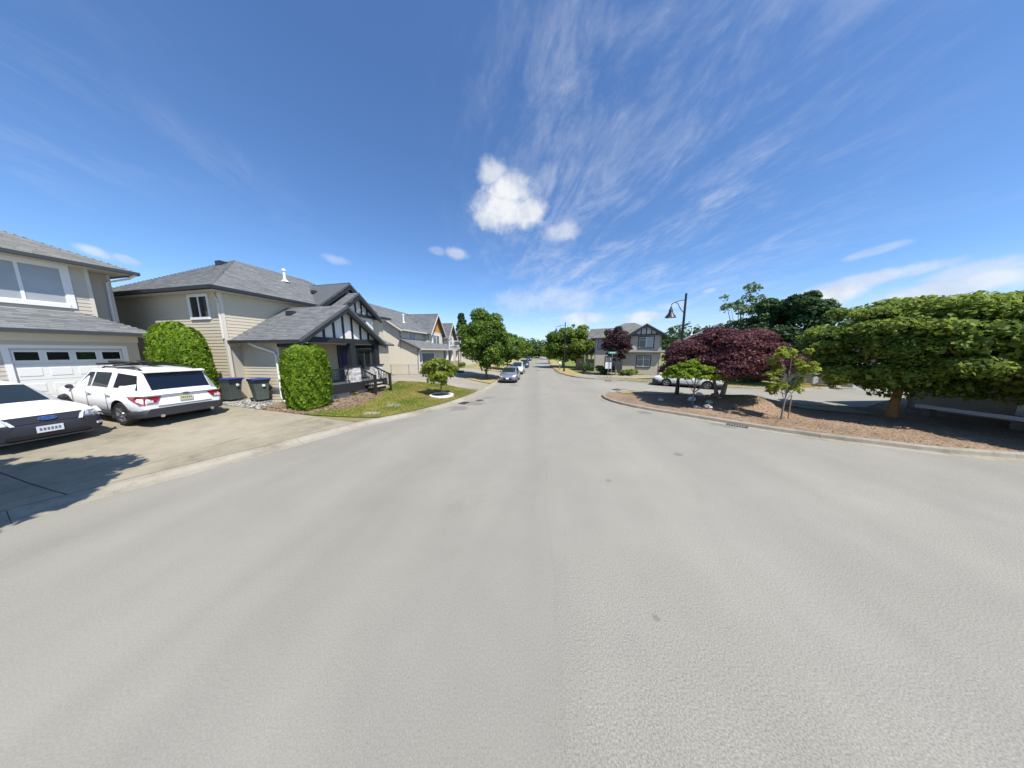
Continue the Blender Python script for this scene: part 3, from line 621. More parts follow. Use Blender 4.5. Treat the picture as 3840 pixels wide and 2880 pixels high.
for (x, y, z0) in ((-.5, 1.0, 3.55), (.2, 1.6, 3.2)): obj('corner_board', MB().box(x - .07, x + .025, y - .035, y + .06, z0, 5.85), 'cream_trim', h1)
window(h1, (-8, 1.0), 0, 5.30, 6.95, 4.14, 5.56, 'white_trim', 'glass_blind', .15, (.5,), (), proud=.06)
f5 = .55
roof(h1, [[(-8.5, -.5, 3.02), (.45, -.5, 3.02), (-.85, 1.0, 3.02 + 1.5 * f5), (-8.5, 1.0, 3.02 + 1.5 * f5)], [(.45, -.5, 3.02), (.45, 7.5, 3.02), (-.85, 7.5, 3.02 + 1.5 * f5), (-.85, 1.0, 3.02 + 1.5 * f5)]], 'shingle')
pk = 5.85 + 5.2 * .5
roof(h1, [[(-11, .45, 5.85), (.55, .45, 5.85), (-4.65, 5.65, pk), (-7, 5.65, pk)], [(.55, .45, 5.85), (.55, 10.85, 5.85), (-4.65, 5.65, pk)], [(.55, 10.85, 5.85), (-11, 10.85, 5.85), (-7, 5.65, pk), (-4.65, 5.65, pk)], [(-11, 10.85, 5.85), (-11, .45, 5.85), (-7, 5.65, pk)]], 'shingle_warm')
obj('soffit', MB().box(-10.9, .45, .55, 10.7, 5.70, 5.735), 'soffit', h1)
for (p, q) in (((-11, .42, 5.78), (.60, .42, 5.78)), ((.58, .42, 5.78), (.58, 10.8, 5.78)), ((-8.5, -.53, 2.95), (.5, -.53, 2.95)), ((.48, -.5, 2.95), (.48, 7.5, 2.95))): obj('gutter', MB().bar(p, q, .11, .13), 'dark_grey_trim', h1)
obj('soffit', MB().box(-8.4, .4, -.45, 0.0, 2.86, 2.885), 'soffit', h1)
obj('downpipe', MB().tube([(.5, .42, 5.72), (.42, .75, 5.55), (.10, 1.5, 5.35), (.08, 1.55, 3.4)], .045, 8), 'white_trim', h1)

# ---------------------------------------------------------------- half-timbered house with the porch
MO = (-14.7, 11.6)
h2 = thing('house', 'beige sided house with grey hip roof and black and white half-timbered porch gable', 'house', (MO[0], MO[1], .62), RZ)
wall(h2, (0, 8), -math.pi / 2, [(0, -.4), (9, -.4), (9, 5.25), (0, 5.25)], 'siding', [(6.85, 8.35, 3.87, 5.13)])
window(h2, (0, 8), -math.pi / 2, 7.0, 8.2, 4.0, 5.0, 'white_trim', 'glass_dark', .09, (.5,))
wall(h2, (0, -1), 0, [(0, -.4), (10, -.4), (10, 5.25), (0, 5.25)], 'siding', zmin=2.7)
wall(h2, (10, -1), math.pi / 2, [(0, -.4), (9, -.4), (9, 5.25), (0, 5.25)], 'siding', boards=False)
obj('corner_board', MB().box(-.04, .07, -1.04, -.93, -.4, 5.25), 'cream_trim', h2)
wall(h2, (.5, -1), -math.pi / 2, [(0, -.4), (2.4, -.4), (2.4, 2.85), (0, 2.85)], 'siding')
wall(h2, (.5, -3.4), 0, [(0, -.4), (1.9, -.4), (1.9, 2.85), (0, 2.85)], 'siding')
obj('corner_board', MB().box(.46, .57, -3.44, -3.33, -.4, 2.85), 'cream_trim', h2)
wall(h2, (2.4, -3.4), math.pi / 2, [(0, 0), (.8, 0), (.8, 2.85), (0, 2.85)], 'siding', boards=False)
wall(h2, (2.4, -2.6), 0, [(0, 0), (6.2, 0), (6.2, 2.95), (0, 2.95)], 'siding', [(1.75, 2.85, .6, 2.8), (3.1, 4.4, 1.15, 2.6)], zmin=.6)
wall(h2, (8.6, -2.6), math.pi / 2, [(0, -.4), (2.6, -.4), (2.6, 2.95), (0, 2.95)], 'siding', boards=False)
# front door and porch window
dr = obj('door', MB().box(4.25, 5.15, -2.66, -2.60, .64, 2.68), 'door_blue', h2)
for (a, b) in ((.8, 1.5), (1.62, 2.5)): obj('door_panel', MB().box(4.37, 5.03, -2.675, -2.66, a, b), 'door_blue', dr, bevel=.01)
obj('handle', MB().lathe([(0, 0), (.03, .01), (.03, .05), (0, .06)], 10, (5.06, -2.72, 1.62), 'y'), 'chrome', dr)
obj('door_frame', MB().box(4.13, 4.25, -2.69, -2.6, .62, 2.8).box(5.15, 5.27, -2.69, -2.6, .62, 2.8).box(4.25, 5.15, -2.69, -2.6, 2.68, 2.8), 'dark_grey_trim', h2)
window(h2, (2.4, -2.6), 0, 3.2, 4.3, 1.25, 2.5, 'dark_grey_trim', 'glass_dark', .1, (.5,), sash='dark_grey_trim')
# main hip roof with the tall front gable
ze, zp = 5.28, 8.0
roof(h2, [[(-.45, -1.45, ze), (10.45, -1.45, ze), (7.2, 3.5, zp), (3.3, 3.5, zp)], [(-.45, 8.45, ze), (-.45, -1.45, ze), (3.3, 3.5, zp)], [(10.45, -1.45, ze), (10.45, 8.45, ze), (7.2, 3.5, zp)], [(10.45, 8.45, ze), (-.45, 8.45, ze), (3.3, 3.5, zp), (7.2, 3.5, zp)]], 'shingle')
obj('soffit', MB().box(-.38, 10.38, -1.38, 8.4, ze - .17, ze - .13), 'soffit', h2)
for (p, q) in (((-.5, -1.48, ze - .05), (4.4, -1.48, ze - .05)), ((-.48, -1.5, ze - .05), (-.48, 8.5, ze - .05)), ((8.7, -1.48, ze - .05), (10.5, -1.48, ze - .05))): obj('gutter', MB().bar(p, q, .11, .14), 'gutter_dark', h2)
roof(h2, [[(3.95, -1.6, 5.15), (6.5, -1.6, 7.22), (6.5, 2.3, 7.22), (4.1, -1.1, 5.32)], [(9.05, -1.6, 5.15), (6.5, -1.6, 7.22), (6.5, 2.3, 7.22), (8.9, -1.1, 5.32)]], 'shingle')
half_timber(h2, 4.45, 8.55, 6.5, 5.38, 7.02, -1.1, 7, .5)
k2 = 1.5 / 1.9
roof(h2, [[(4.45, -2.4, 4.96), (6.4, -2.4, 6.50), (6.4, .6, 6.50), (4.45, -.6, 4.96)], [(8.35, -2.4, 4.96), (6.4, -2.4, 6.50), (6.4, .6, 6.50), (8.35, -.6, 4.96)]], 'shingle')
half_timber(h2, 4.9, 7.9, 6.4, 5.1, 6.30, -1.95, 5, .48)
wall(h2, (4.9, -1.95), 0, [(0, 2.95), (3.0, 2.95), (3.0, 4.92), (0, 4.92)], 'stucco', boards=False)
wall(h2, (4.9, -1), -math.pi / 2, [(0, 2.95), (.93, 2.95), (.93, 5.1), (0, 5.1)], 'siding', boards=True)
wall(h2, (7.9, -1.9), math.pi / 2, [(0, 2.95), (.9, 2.95), (.9, 5.1), (0, 5.1)], 'siding', boards=False)
window(h2, (4.9, -1.95), 0, .8, 2.2, 3.4, 4.6, 'black_trim', 'glass_dark', .09, (.5,))
# porch wing roof and gable
ew = 2.90; pw = 4.86
roof(h2, [[(.08, -5.25, ew), (2.7, -5.25, pw), (2.7, -1, pw), (.08, -1, ew)], [(5.32, -5.25, ew), (2.7, -5.25, pw), (2.7, -1, pw), (5.32, -1, ew)]], 'shingle')
roof(h2, [[(5.1, -2.95, 2.95), (8.9, -2.95, 2.95), (8.9, -1, 3.7), (5.1, -1, 3.7)]], 'shingle')
half_timber(h2, .5, 4.9, 2.7, 3.10, 4.74, -4.78, 7, .45, beam=.26)
obj('gutter', MB().bar((.05, -5.25, ew - .05), (.05, -1, ew - .05), .11, .13), 'gutter_dark', h2)
obj('soffit', MB().box(.12, .5, -5.2, -1, ew - .13, ew - .10), 'soffit', h2)
obj('porch_ceiling', MB().box(.55, 4.85, -4.7, -2.65, 2.80, 2.84), 'soffit', h2)
obj('porch_beam', MB().box(.4, .6, -4.8, -3.45, 2.60, 2.84), 'black_trim', h2); obj('porch_beam', MB().box(4.8, 5.0, -4.8, -2.7, 2.60, 2.84), 'black_trim', h2)
obj('wall_bracket', MB().box(.42, .55, -4.6, -3.3, 2.1, 2.55) if False else MB().bar((.5, -3.42, 2.1), (.5, -4.6, 2.62), .1, .12), 'black_trim', h2)
for x in (.55, 3.1, 4.85):
    p = obj('porch_post', MB().box(x - .15, x + .15, -4.92, -4.62, 1.56, 2.86), 'black_trim', h2)
    b = obj('stone_base', MB().box(x - .26, x + .26, -5.03, -4.51, .62, 1.50), 'stone_white', p)
    rr = random.Random(int(x * 10))
    for fx in (0, 1):
        z = .64
        while z < 1.44:
            h = rr.uniform(.11, .19); a = 0
            while a < .52:
                w = rr.uniform(.14, .28); e = min(a + w, .52); zz = min(z + h, 1.49); d = rr.uniform(.008, .03)
                if fx == 0: m = MB().box(x - .26 + a + .006, x - .26 + e - .006, -5.03 - d, -5.03, z + .006, zz - .006)
                else: m = MB().box(x - .26 - d, x - .26, -5.03 + a + .006, -5.03 + e - .006, z + .006, zz - .006)
                obj('stone', m, rr.choice(('stone_white', 'stone_white', 'ring_white', 'rock')), p, bevel=.008); a = e
            z += h
    obj('post_cap', MB().box(x - .32, x + .32, -5.09, -4.45, 1.50, 1.58), 'black_trim', p)
obj('porch_floor', MB().box(.4, 5.2, -5.1, -2.6, .50, .62), 'deck', h2)
obj('porch_skirt', MB().box(.36, 5.24, -5.14, -5.08, .18, .66), 'black_trim', h2); obj('porch_skirt', MB().box(5.18, 5.24, -5.08, -2.6, .18, .66), 'black_trim', h2); obj('porch_skirt', MB().box(.36, .42, -5.08, -3.4, .18, .66), 'black_trim', h2)
obj('foundation', MB().box(.5, 5.1, -5.0, -2.6, -.4, .5), 'concrete_wall', h2)
for (x0, x1) in ((.85, 2.82),):
    rl = obj('railing', MB().box(x0, x1, -4.82, -4.74, 1.40, 1.46).box(x0, x1, -4.80, -4.76, .72, .76), 'black_trim', h2)
    x = x0 + .06
    while x < x1 - .02: obj('baluster', MB().box(x - .011, x + .011, -4.79, -4.77, .76, 1.40), 'black_trim', rl); x += .115
rl = obj('railing', MB().box(.46, .54, -4.5, -3.45, 1.40, 1.46).box(.48, .52, -4.5, -3.45, .72, .76), 'black_trim', h2)
for i in range(9): obj('baluster', MB().box(.49, .51, -4.46 + i * .115, -4.44 + i * .115, .76, 1.40), 'black_trim', rl)
for i in range(2):
    st = obj('step', MB().box(3.45, 4.55, -5.42 - .30 * i, -5.10 - .30 * i, .42 - .17 * i, .47 - .17 * i), 'wood_step', h2); obj('riser', MB().box(3.47, 4.53, -5.36 - .30 * i, -5.33 - .30 * i, .30 - .17 * i, .42 - .17 * i), 'black_trim', st)
for x in (3.41, 4.6):
    sr = obj('stair_rail', MB().bar((x, -4.9, 1.44), (x, -5.95, .98), .07, .07).box(x - .05, x + .05, -6.0, -5.9, .0, 1.06), 'black_trim', h2)
    obj('bottom_rail', MB().bar((x, -5.1, .62), (x, -5.95, .25), .05, .05), 'black_trim', sr)
    for i in range(7): t = (i + .5) / 7; obj('baluster', MB().box(x - .011, x + .011, -5.05 - .85 * t - .011, -5.05 - .85 * t + .011, .62 - .36 * t, 1.38 - .37 * t), 'black_trim', sr)
obj('downpipe', MB().tube([(.12, -2.2, 2.78), (.2, -2.5, 2.62), (.42, -3.2, 2.35), (.44, -3.28, 2.2), (.44, -3.28, .25), (.40, -3.4, .08), (.2, -3.9, -.02), (.1, -4.1, -.04)], .05, 8), 'white_trim', h2)
obj('downpipe', MB().tube([(-.05, -.7, 5.15), (-.05, -.75, 5.0), (-.05, -.94, 4.75), (-.06, -.95, 4.6), (-.06, -.95, 3.0)], .045, 8), 'cream_trim', h2)
# roof furniture
def roofz(x, y): return ze + (y + 1.45) / 4.95 * (zp - ze)
vx, vy = 4.7, 1.7
vp = obj('vent_pipe', MB().lathe([(.24, -.02), (.13, .10), (.08, .16), (.075, .66), (.12, .67), (.12, .78), (.02, .84)], 14, (vx, vy, roofz(vx, vy))), 'vent_white', h2, smooth=True)
obj('box_vent', MB().box(2.5, 2.85, 3.3, 3.7, 7.45, 7.72), 'gutter_dark', h2); obj('box_vent', MB().box(1.9, 2.2, -2.4, -2.05, 4.3, 4.55), 'gutter_dark', h2); obj('box_vent', MB().box(5.3, 5.55, .2, .45, 6.35, 6.55), 'gutter_dark', h2)
obj('valley_flashing', MB().prism([(4.05, -1.05, 5.42), (4.22, -1.05, 5.45), (6.56, 2.35, 7.32), (6.40, 2.35, 7.32)], (0, 0, .02)), 'gutter_pale', h2)

# ---------------------------------------------------------------- cream house with the orange gable
T3 = Vector((.13, .99)).normalized(); RZ3 = math.atan2(T3.y, T3.x)
h3 = thing('house', 'cream sided house with orange gable panel and grey garage door behind chain-link fence', 'house', (-10.3, 25.3, .60), RZ3)
wall(h3, (0, 11.5), -math.pi / 2, [(0, -.4), (11.5, -.4), (11.5, 2.7), (9.6, 3.55), (9.6, 4.75), (5.5, 7.5), (0, 4.0)], 'siding_cream', boards=False)
wall(h3, (0, 0), 0, [(0, -.4), (.7, -.4), (.7, 2.25), (3.6, 2.25), (3.6, -.4), (6.3, -.4), (6.3, 2.7), (0, 2.7)], 'siding_cream', boards=False)
garage_door(h3, .72, 3.58, -.1, 2.23, 0, 4, 1, 'garage_grey', False)
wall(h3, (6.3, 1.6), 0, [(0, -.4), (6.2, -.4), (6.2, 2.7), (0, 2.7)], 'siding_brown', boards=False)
wall(h3, (0, 1.9), 0, [(0, 2.7), (12.5, 2.7), (12.5, 4.75), (0, 4.75)], 'siding_cream', boards=False)
window(h3, (0, 1.9), 0, 1.5, 2.9, 3.55, 4.6, 'white_trim', 'glass_mid', .1, (.5,))
roof(h3, [[(-.45, 1.4, 4.70), (12.9, 1.4, 4.70), (12.9, 6, 7.70), (-.45, 6, 7.70)], [(-.45, 11.9, 3.9), (12.9, 11.9, 3.9), (12.9, 6, 7.70), (-.45, 6, 7.70)]], 'shingle', near=True, row=.2, tab=.45)
roof(h3, [[(-.35, -.5, 2.72), (12.9, -.5, 2.72), (12.9, 1.95, 3.85), (-.35, 1.95, 3.85)]], 'shingle', near=True, row=.2, tab=.45)
for (x0, x1, y, ze3, zp3, mat) in ((5.0, 8.8, 1.25, 5.0, 7.35, 'orange_panel'), (9.2, 12.0, .75, 4.65, 6.55, 'siding_brown')):
    xm = (x0 + x1) / 2
    roof(h3, [[(x0 - .35, y - .45, ze3 - .4), (xm, y - .45, zp3 + .05), (xm, y + 4.2, zp3 + .05), (x0 - .35, y + 1.2, ze3 - .4)], [(x1 + .35, y - .45, ze3 - .4), (xm, y - .45, zp3 + .05), (xm, y + 4.2, zp3 + .05), (x1 + .35, y + 1.2, ze3 - .4)]], 'shingle', near=True, row=.2, tab=.45)
    g = obj('gable', MB().prism([(x0, y, ze3), (x1, y, ze3), (xm, y, zp3 - .1)], (0, .12, 0)), mat, h3)
    wall(h3, (x0, y), 0, [(0, 2.9), (x1 - x0, 2.9), (x1 - x0, ze3), (0, ze3)], 'siding_cream', boards=False)
    wall(h3, (x0, y + 1.4), -math.pi / 2, [(0, 2.9), (1.35, 2.9), (1.35, ze3), (0, ze3)], 'siding_cream', boards=False)
    window(h3, (x0, y), 0, .95, x1 - x0 - .95, 3.35, 4.55, 'white_trim', 'glass_mid', .12, (.5,))
    for (a, b) in ((x0, xm), (x1, xm)):
        sg = 1 if a < b else -1; kk = (zp3 - ze3) / abs(b - a)
        obj('rake_board', MB().prism([(a - sg * .38, y - .5, ze3 - .4 * kk), (b, y - .5, zp3), (b, y - .5, zp3 - .2), (a - sg * .3, y - .5, ze3 - .4 * kk - .12)], (0, .05, 0)), 'cream_trim', h3)
obj('rake_board', MB().prism([(-.48, 1.35, 4.62), (-.48, 6, 7.62), (-.48, 6, 7.42), (-.48, 1.45, 4.5)], (.05, 0, 0)), 'cream_trim', h3); obj('rake_board', MB().prism([(-.48, 11.9, 3.85), (-.48, 6, 7.62), (-.48, 6, 7.42), (-.48, 11.8, 3.7)], (.05, 0, 0)), 'cream_trim', h3)
for (p, q) in (((-.4, 1.36, 4.66), (4.6, 1.36, 4.66)), ((-.35, -.54, 2.66), (12.9, -.54, 2.66))): obj('gutter', MB().bar(p, q, .1, .13), 'cream_trim', h3)
obj('vent_pipe', MB().lathe([(.2, -.05), (.09, .1), (.09, .75), (.14, .76), (.14, .9), (.02, .95)], 12, (2.6, 3.1, 5.8)), 'vent_white', h3, smooth=True)
obj('downpipe', MB().tube([(-.25, -.45, 2.6), (-.05, -.1, 2.3), (-.05, -.06, 0)], .045, 8), 'white_trim', h3)
for x in (6.9, 8.6, 10.6):
    p = obj('porch_column', MB().box(x - .14, x + .14, -.32, -.04, 1.1, 2.66), 'white_trim', h3); obj('stone_base', MB().box(x - .26, x + .26, -.44, .08, -.3, 1.1), 'stone_tan', p)
obj('door', MB().box(7.5, 8.4, 1.53, 1.6, 0, 2.1), 'door_blue', h3); obj('porch_floor', MB().box(6.4, 12.4, -.4, 1.6, -.35, .0), 'concrete_wall', h3)

# ---------------------------------------------------------------- plain neighbours
def simple_house(name, label, loc, rz, w, d, eave, peak, wmat, rmat, wins=(), trim='white_trim', gable=False, col=(), group=None, near=False, door=None):
    h = thing(name, label, 'house', loc, rz, group)
    for (o, th, L) in (((0, 0), 0, w), ((w, 0), math.pi / 2, d), ((w, d), math.pi, w), ((0, d), -math.pi / 2, d)):
        wall(h, o, th, [(0, -.4), (L, -.4), (L, eave), (0, eave)], wmat, boards=False)
    e = .5
    if gable:
        pl = [[(-e, -e, eave - .1), (w + e, -e, eave - .1), (w + e, d / 2, peak), (-e, d / 2, peak)], [(-e, d + e, eave - .1), (w + e, d + e, eave - .1), (w + e, d / 2, peak), (-e, d / 2, peak)]]
        for x in (0, w): obj('gable', MB().prism([(x, 0, eave), (x, d, eave), (x, d / 2, peak - .2)], (.1 if x == 0 else -.1, 0, 0)), wmat, h)
    else:
        m = min(w, d) / 2
        pl = [[(-e, -e, eave - .1), (w + e, -e, eave - .1), (w - m, m, peak), (m, m, peak)], [(w + e, -e, eave - .1), (w + e, d + e, eave - .1), (w - m, d - m, peak), (w - m, m, peak)],
              [(w + e, d + e, eave - .1), (-e, d + e, eave - .1), (m, d - m, peak), (w - m, d - m, peak)], [(-e, d + e, eave - .1), (-e, -e, eave - .1), (m, m, peak), (m, d - m, peak)]]
    roof(h, pl, rmat, near=near)
    for (p, q) in (((-e, -e, eave - .14), (w + e, -e, eave - .14)), ((-e, -e, eave - .14), (-e, d + e, eave - .14)), ((w + e, -e, eave - .14), (w + e, d + e, eave - .14))): obj('gutter', MB().bar(p, q, .1, .13), 'dark_grey_trim', h)
    for (side, s0, s1, z0, z1) in wins:
        o, th = ((0, 0), 0) if side == 'f' else (((0, d), -math.pi / 2) if side == 'l' else ((w, 0), math.pi / 2))
        window(h, o, th, s0, s1, z0, z1, trim, 'glass_mid', .1, (.5,))
    for (x, y, z) in col: obj('porch_column', MB().box(x - .14, x + .14, y - .14, y + .14, -.1, z), 'white_trim', h)
    if door: obj('door', MB().box(door[0], door[0] + .95, -.06, 0, 0, 2.1), 'door_blue', h)
    return h
simple_house('house', 'grey roofed house with white gable peak half hidden behind the street trees', (-9.3, 40.5, .6), RZ3, 9, 9, 4.9, 7.2, 'siding_cream', 'shingle_far', [('l', 5.5, 7.0, 3.3, 4.5), ('f', 1.2, 2.6, 3.3, 4.5), ('f', 5.5, 7, 1.0, 2.2)], near=False)
simple_house('house', 'low cream house far down the street behind the parked cars', (-6.6, 55, .5), RZ3, 10, 9, 3.0, 5.4, 'siding_cream', 'shingle_far', [('f', 1.5, 3, 1, 2.2), ('l', 5, 6.5, 1, 2.2)], door=(5, 0))

# tan corner house across the side street
E5 = Vector((.87, -.49)).normalized(); RZ5 = math.atan2(E5.y, E5.x)
h5 = thing('house', 'two storey tan house with half-timbered gable on the side street corner', 'house', (17.3, 28.3, .22), RZ5)
wall(h5, (-4.1, 0), 0, [(0, -.3), (4.1, -.3), (4.1, 2.75), (0, 2.75)], 'siding_tan', boards=False)
wall(h5, (-3.3, 0), 0, [(0, 2.75), (3.3, 2.75), (3.3, 4.85), (0, 4.85)], 'siding_tan', boards=False)
wall(h5, (0, 0), math.pi / 2, [(0, -.3), (8, -.3), (8, 4.85), (0, 4.85)], 'siding_tan', boards=False)
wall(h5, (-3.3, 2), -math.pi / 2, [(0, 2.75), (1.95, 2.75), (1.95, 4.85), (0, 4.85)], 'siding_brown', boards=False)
wall(h5, (-4.1, 2), -math.pi / 2, [(0, -.3), (1.95, -.3), (1.95, 2.75), (0, 2.75)], 'siding_tan', boards=False)
wall(h5, (-8, 2), 0, [(0, -.3), (8, -.3), (8, 4.85), (0, 4.85)], 'siding_tan', boards=False)
wall(h5, (-8, 10), -math.pi / 2, [(0, -.3), (8, -.3), (8, 4.85), (0, 4.85)], 'siding_tan', boards=False)
window(h5, (-3.3, 0), 0, .95, 2.45, 3.3, 4.55, 'dark_grey_trim', 'glass_blind', .11, (.5,), (.72,), panes=['glass_dark', 'glass_blind'])
window(h5, (-3.3, 0), 0, .85, 2.25, .95, 2.2, 'dark_grey_trim', 'glass_mid', .11, (.5,), (.72,))
window(h5, (-8, 10), -math.pi / 2, 5.6, 7.0, 3.2, 4.5, 'dark_grey_trim', 'glass_mid', .1, (.5,)); window(h5, (-8, 2), 0, 1.6, 2.8, .9, 2.1, 'dark_grey_trim', 'glass_mid', .1, (.5,)); window(h5, (-8, 2), 0, .5, 1.7, 3.2, 4.5, 'dark_grey_trim', 'glass_mid', .1, (.5,))
roof(h5, [[(-3.95, -.6, 4.62), (-1.65, -.6, 6.1), (-1.65, 5, 6.1), (-3.95, 1.8, 4.62)], [(.65, -.6, 4.62), (-1.65, -.6, 6.1), (-1.65, 5, 6.1), (.65, 2, 4.62)]], 'shingle_warm', row=.2, tab=.5)
half_timber(h5, -3.3, 0, -1.65, 4.88, 5.93, -.06, 5, .5, white='stucco', dark='dark_grey_trim', beam=.14, rake=.2)
roof(h5, [[(-8.5, 1.5, 4.7), (.5, 1.5, 4.7), (-3.4, 6, 6.95), (-4.6, 6, 6.95)], [(.5, 1.5, 4.7), (.5, 10.5, 4.7), (-3.4, 6, 6.95)], [(-8.5, 10.5, 4.7), (-8.5, 1.5, 4.7), (-4.6, 6, 6.95)], [(.5, 10.5, 4.7), (-8.5, 10.5, 4.7), (-4.6, 6, 6.95), (-3.4, 6, 6.95)]], 'shingle_warm', row=.2, tab=.5)
roof(h5, [[(-9.2, 2.4, 4.55), (-9.2, 4.4, 6.2), (-4.8, 4.4, 6.2), (-7.0, 2.4, 4.55)], [(-9.2, 6.4, 4.55), (-9.2, 4.4, 6.2), (-4.8, 4.4, 6.2), (-7.0, 6.4, 4.55)]], 'shingle_warm', row=.2, tab=.5)
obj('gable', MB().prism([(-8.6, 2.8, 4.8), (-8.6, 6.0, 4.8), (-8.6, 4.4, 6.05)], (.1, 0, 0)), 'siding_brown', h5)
roof(h5, [[(-4.4, -.45, 2.72), (.5, -.45, 2.72), (.35, .02, 2.98), (-4.25, .02, 2.98)]], 'shingle_far_warm', near=False)
roof(h5, [[(-9.6, 2.2, 2.4), (-9.6, 7, 2.4), (-8, 7, 3.5), (-8, 2.2, 3.5)]], 'shingle_far', near=False)
for y in (2.4, 6.8): obj('porch_column', MB().box(-9.5, -9.3, y - .1, y + .1, -.2, 2.35), 'cream_trim', h5)
obj('foundation', MB().box(-4.0, 0.03, -.03, .1, -.3, .05), 'concrete_wall', h5)
for x in (-.02,): obj('corner_board', MB().box(x - .08, x + .04, -.04, .06, -.1, 2.75), 'cream_trim', h5)
for (p, q) in (((-8.5, 1.47, 4.62), (-3.9, 1.47, 4.62)), ((.5, 1.5, 4.62), (.5, 10.5, 4.62))): obj('gutter', MB().bar(p, q, .1, .13), 'dark_grey_trim', h5)

h6 = simple_house('house', 'brown house with dark grey hip roof and white roof vent behind the tall lamp', (21.2, 30.8, .25), RZ5, 9, 9, 4.1, 6.5, 'siding_brown', 'shingle_far', [('l', 5, 6.5, 2.6, 3.6), ('f', 2, 3.6, 2.6, 3.6)])
obj('vent_pipe', MB().lathe([(.2, -.05), (.09, .1), (.09, .8), (.14, .82), (.14, .95), (.02, 1.0)], 12, (1.3, 1.6, 4.95)), 'vent_white', h6, smooth=True)
E7 = Vector((.80, -.60)); RZ7 = math.atan2(E7.y, E7.x)
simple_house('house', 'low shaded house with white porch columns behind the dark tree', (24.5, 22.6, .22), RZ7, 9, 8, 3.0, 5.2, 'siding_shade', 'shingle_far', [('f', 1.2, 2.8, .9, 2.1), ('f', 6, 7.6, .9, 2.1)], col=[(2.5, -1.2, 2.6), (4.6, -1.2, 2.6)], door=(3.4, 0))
simple_house('house', 'shaded beige house with pale corner post under the big green trees', (20.5, 12.1, .12), math.atan2(-1, .06), 9, 8, 2.9, 4.6, 'siding_brown', 'shingle_far', [('f', 5.2, 6.4, .9, 2.1)], col=[(3.0, -.5, 2.6)])  # brown siding puts the shade under the trees into the beige wall colour

# ---------------------------------------------------------------- plants
def leaf_quads(C, Nn, size, r, aspect=.62, fold=.0):
    k = len(C); Nn = Nn / (np.linalg.norm(Nn, axis=1, keepdims=True) + 1e-9)
    a = r.normal(size=(k, 3)); a -= Nn * (a * Nn).sum(1, keepdims=True); a /= np.linalg.norm(a, axis=1, keepdims=True) + 1e-9
    b = np.cross(Nn, a); s = (size * np.clip(r.lognormal(-.06, .38, k), .35, 2.2))[:, None]
    V = np.stack([C - a * s, C + b * s * aspect + Nn * s * .12, C + a * s, C - b * s * aspect + Nn * s * .12], 1)
    return V.reshape(-1, 3), np.arange(4 * k).reshape(k, 4)
def sphere_dirs(n, r):
    d = r.normal(size=(n, 3)); return d / np.linalg.norm(d, axis=1, keepdims=True)
def crown_mesh(clumps, n, size, r, up=.35, spread=.55, inner=.25, core=.30):
    """leaves spread over clumps (x, y, z, radius, flatten); returns a mesh with a per-leaf shade value"""
    cl = np.array(clumps); w = cl[:, 3] ** 2; idx = r.choice(len(cl), n, p=w / w.sum()); d = sphere_dirs(n, r)
    d[:, 2] = np.where(r.random(n) < .6, np.abs(d[:, 2]), d[:, 2])
    rad = np.where(r.random(n) < inner, r.uniform(core, .9, n), 1 - np.abs(r.normal(0, .13, n)) + r.normal(0, .06, n))
    P = d * (rad * cl[idx, 3])[:, None]; P[:, 2] *= cl[idx, 4]; C = cl[idx, :3] + P
    Nn = d * spread + r.normal(size=(n, 3)) * .45 + np.array([0, 0, up])
    V, F = leaf_quads(C, Nn, size, r)
    tone = r.normal(.5, .2, len(cl)); rnd = np.clip(tone[idx] + r.normal(0, .20, n), 0, 1)
    return npmesh('crown', V, F, rnd)
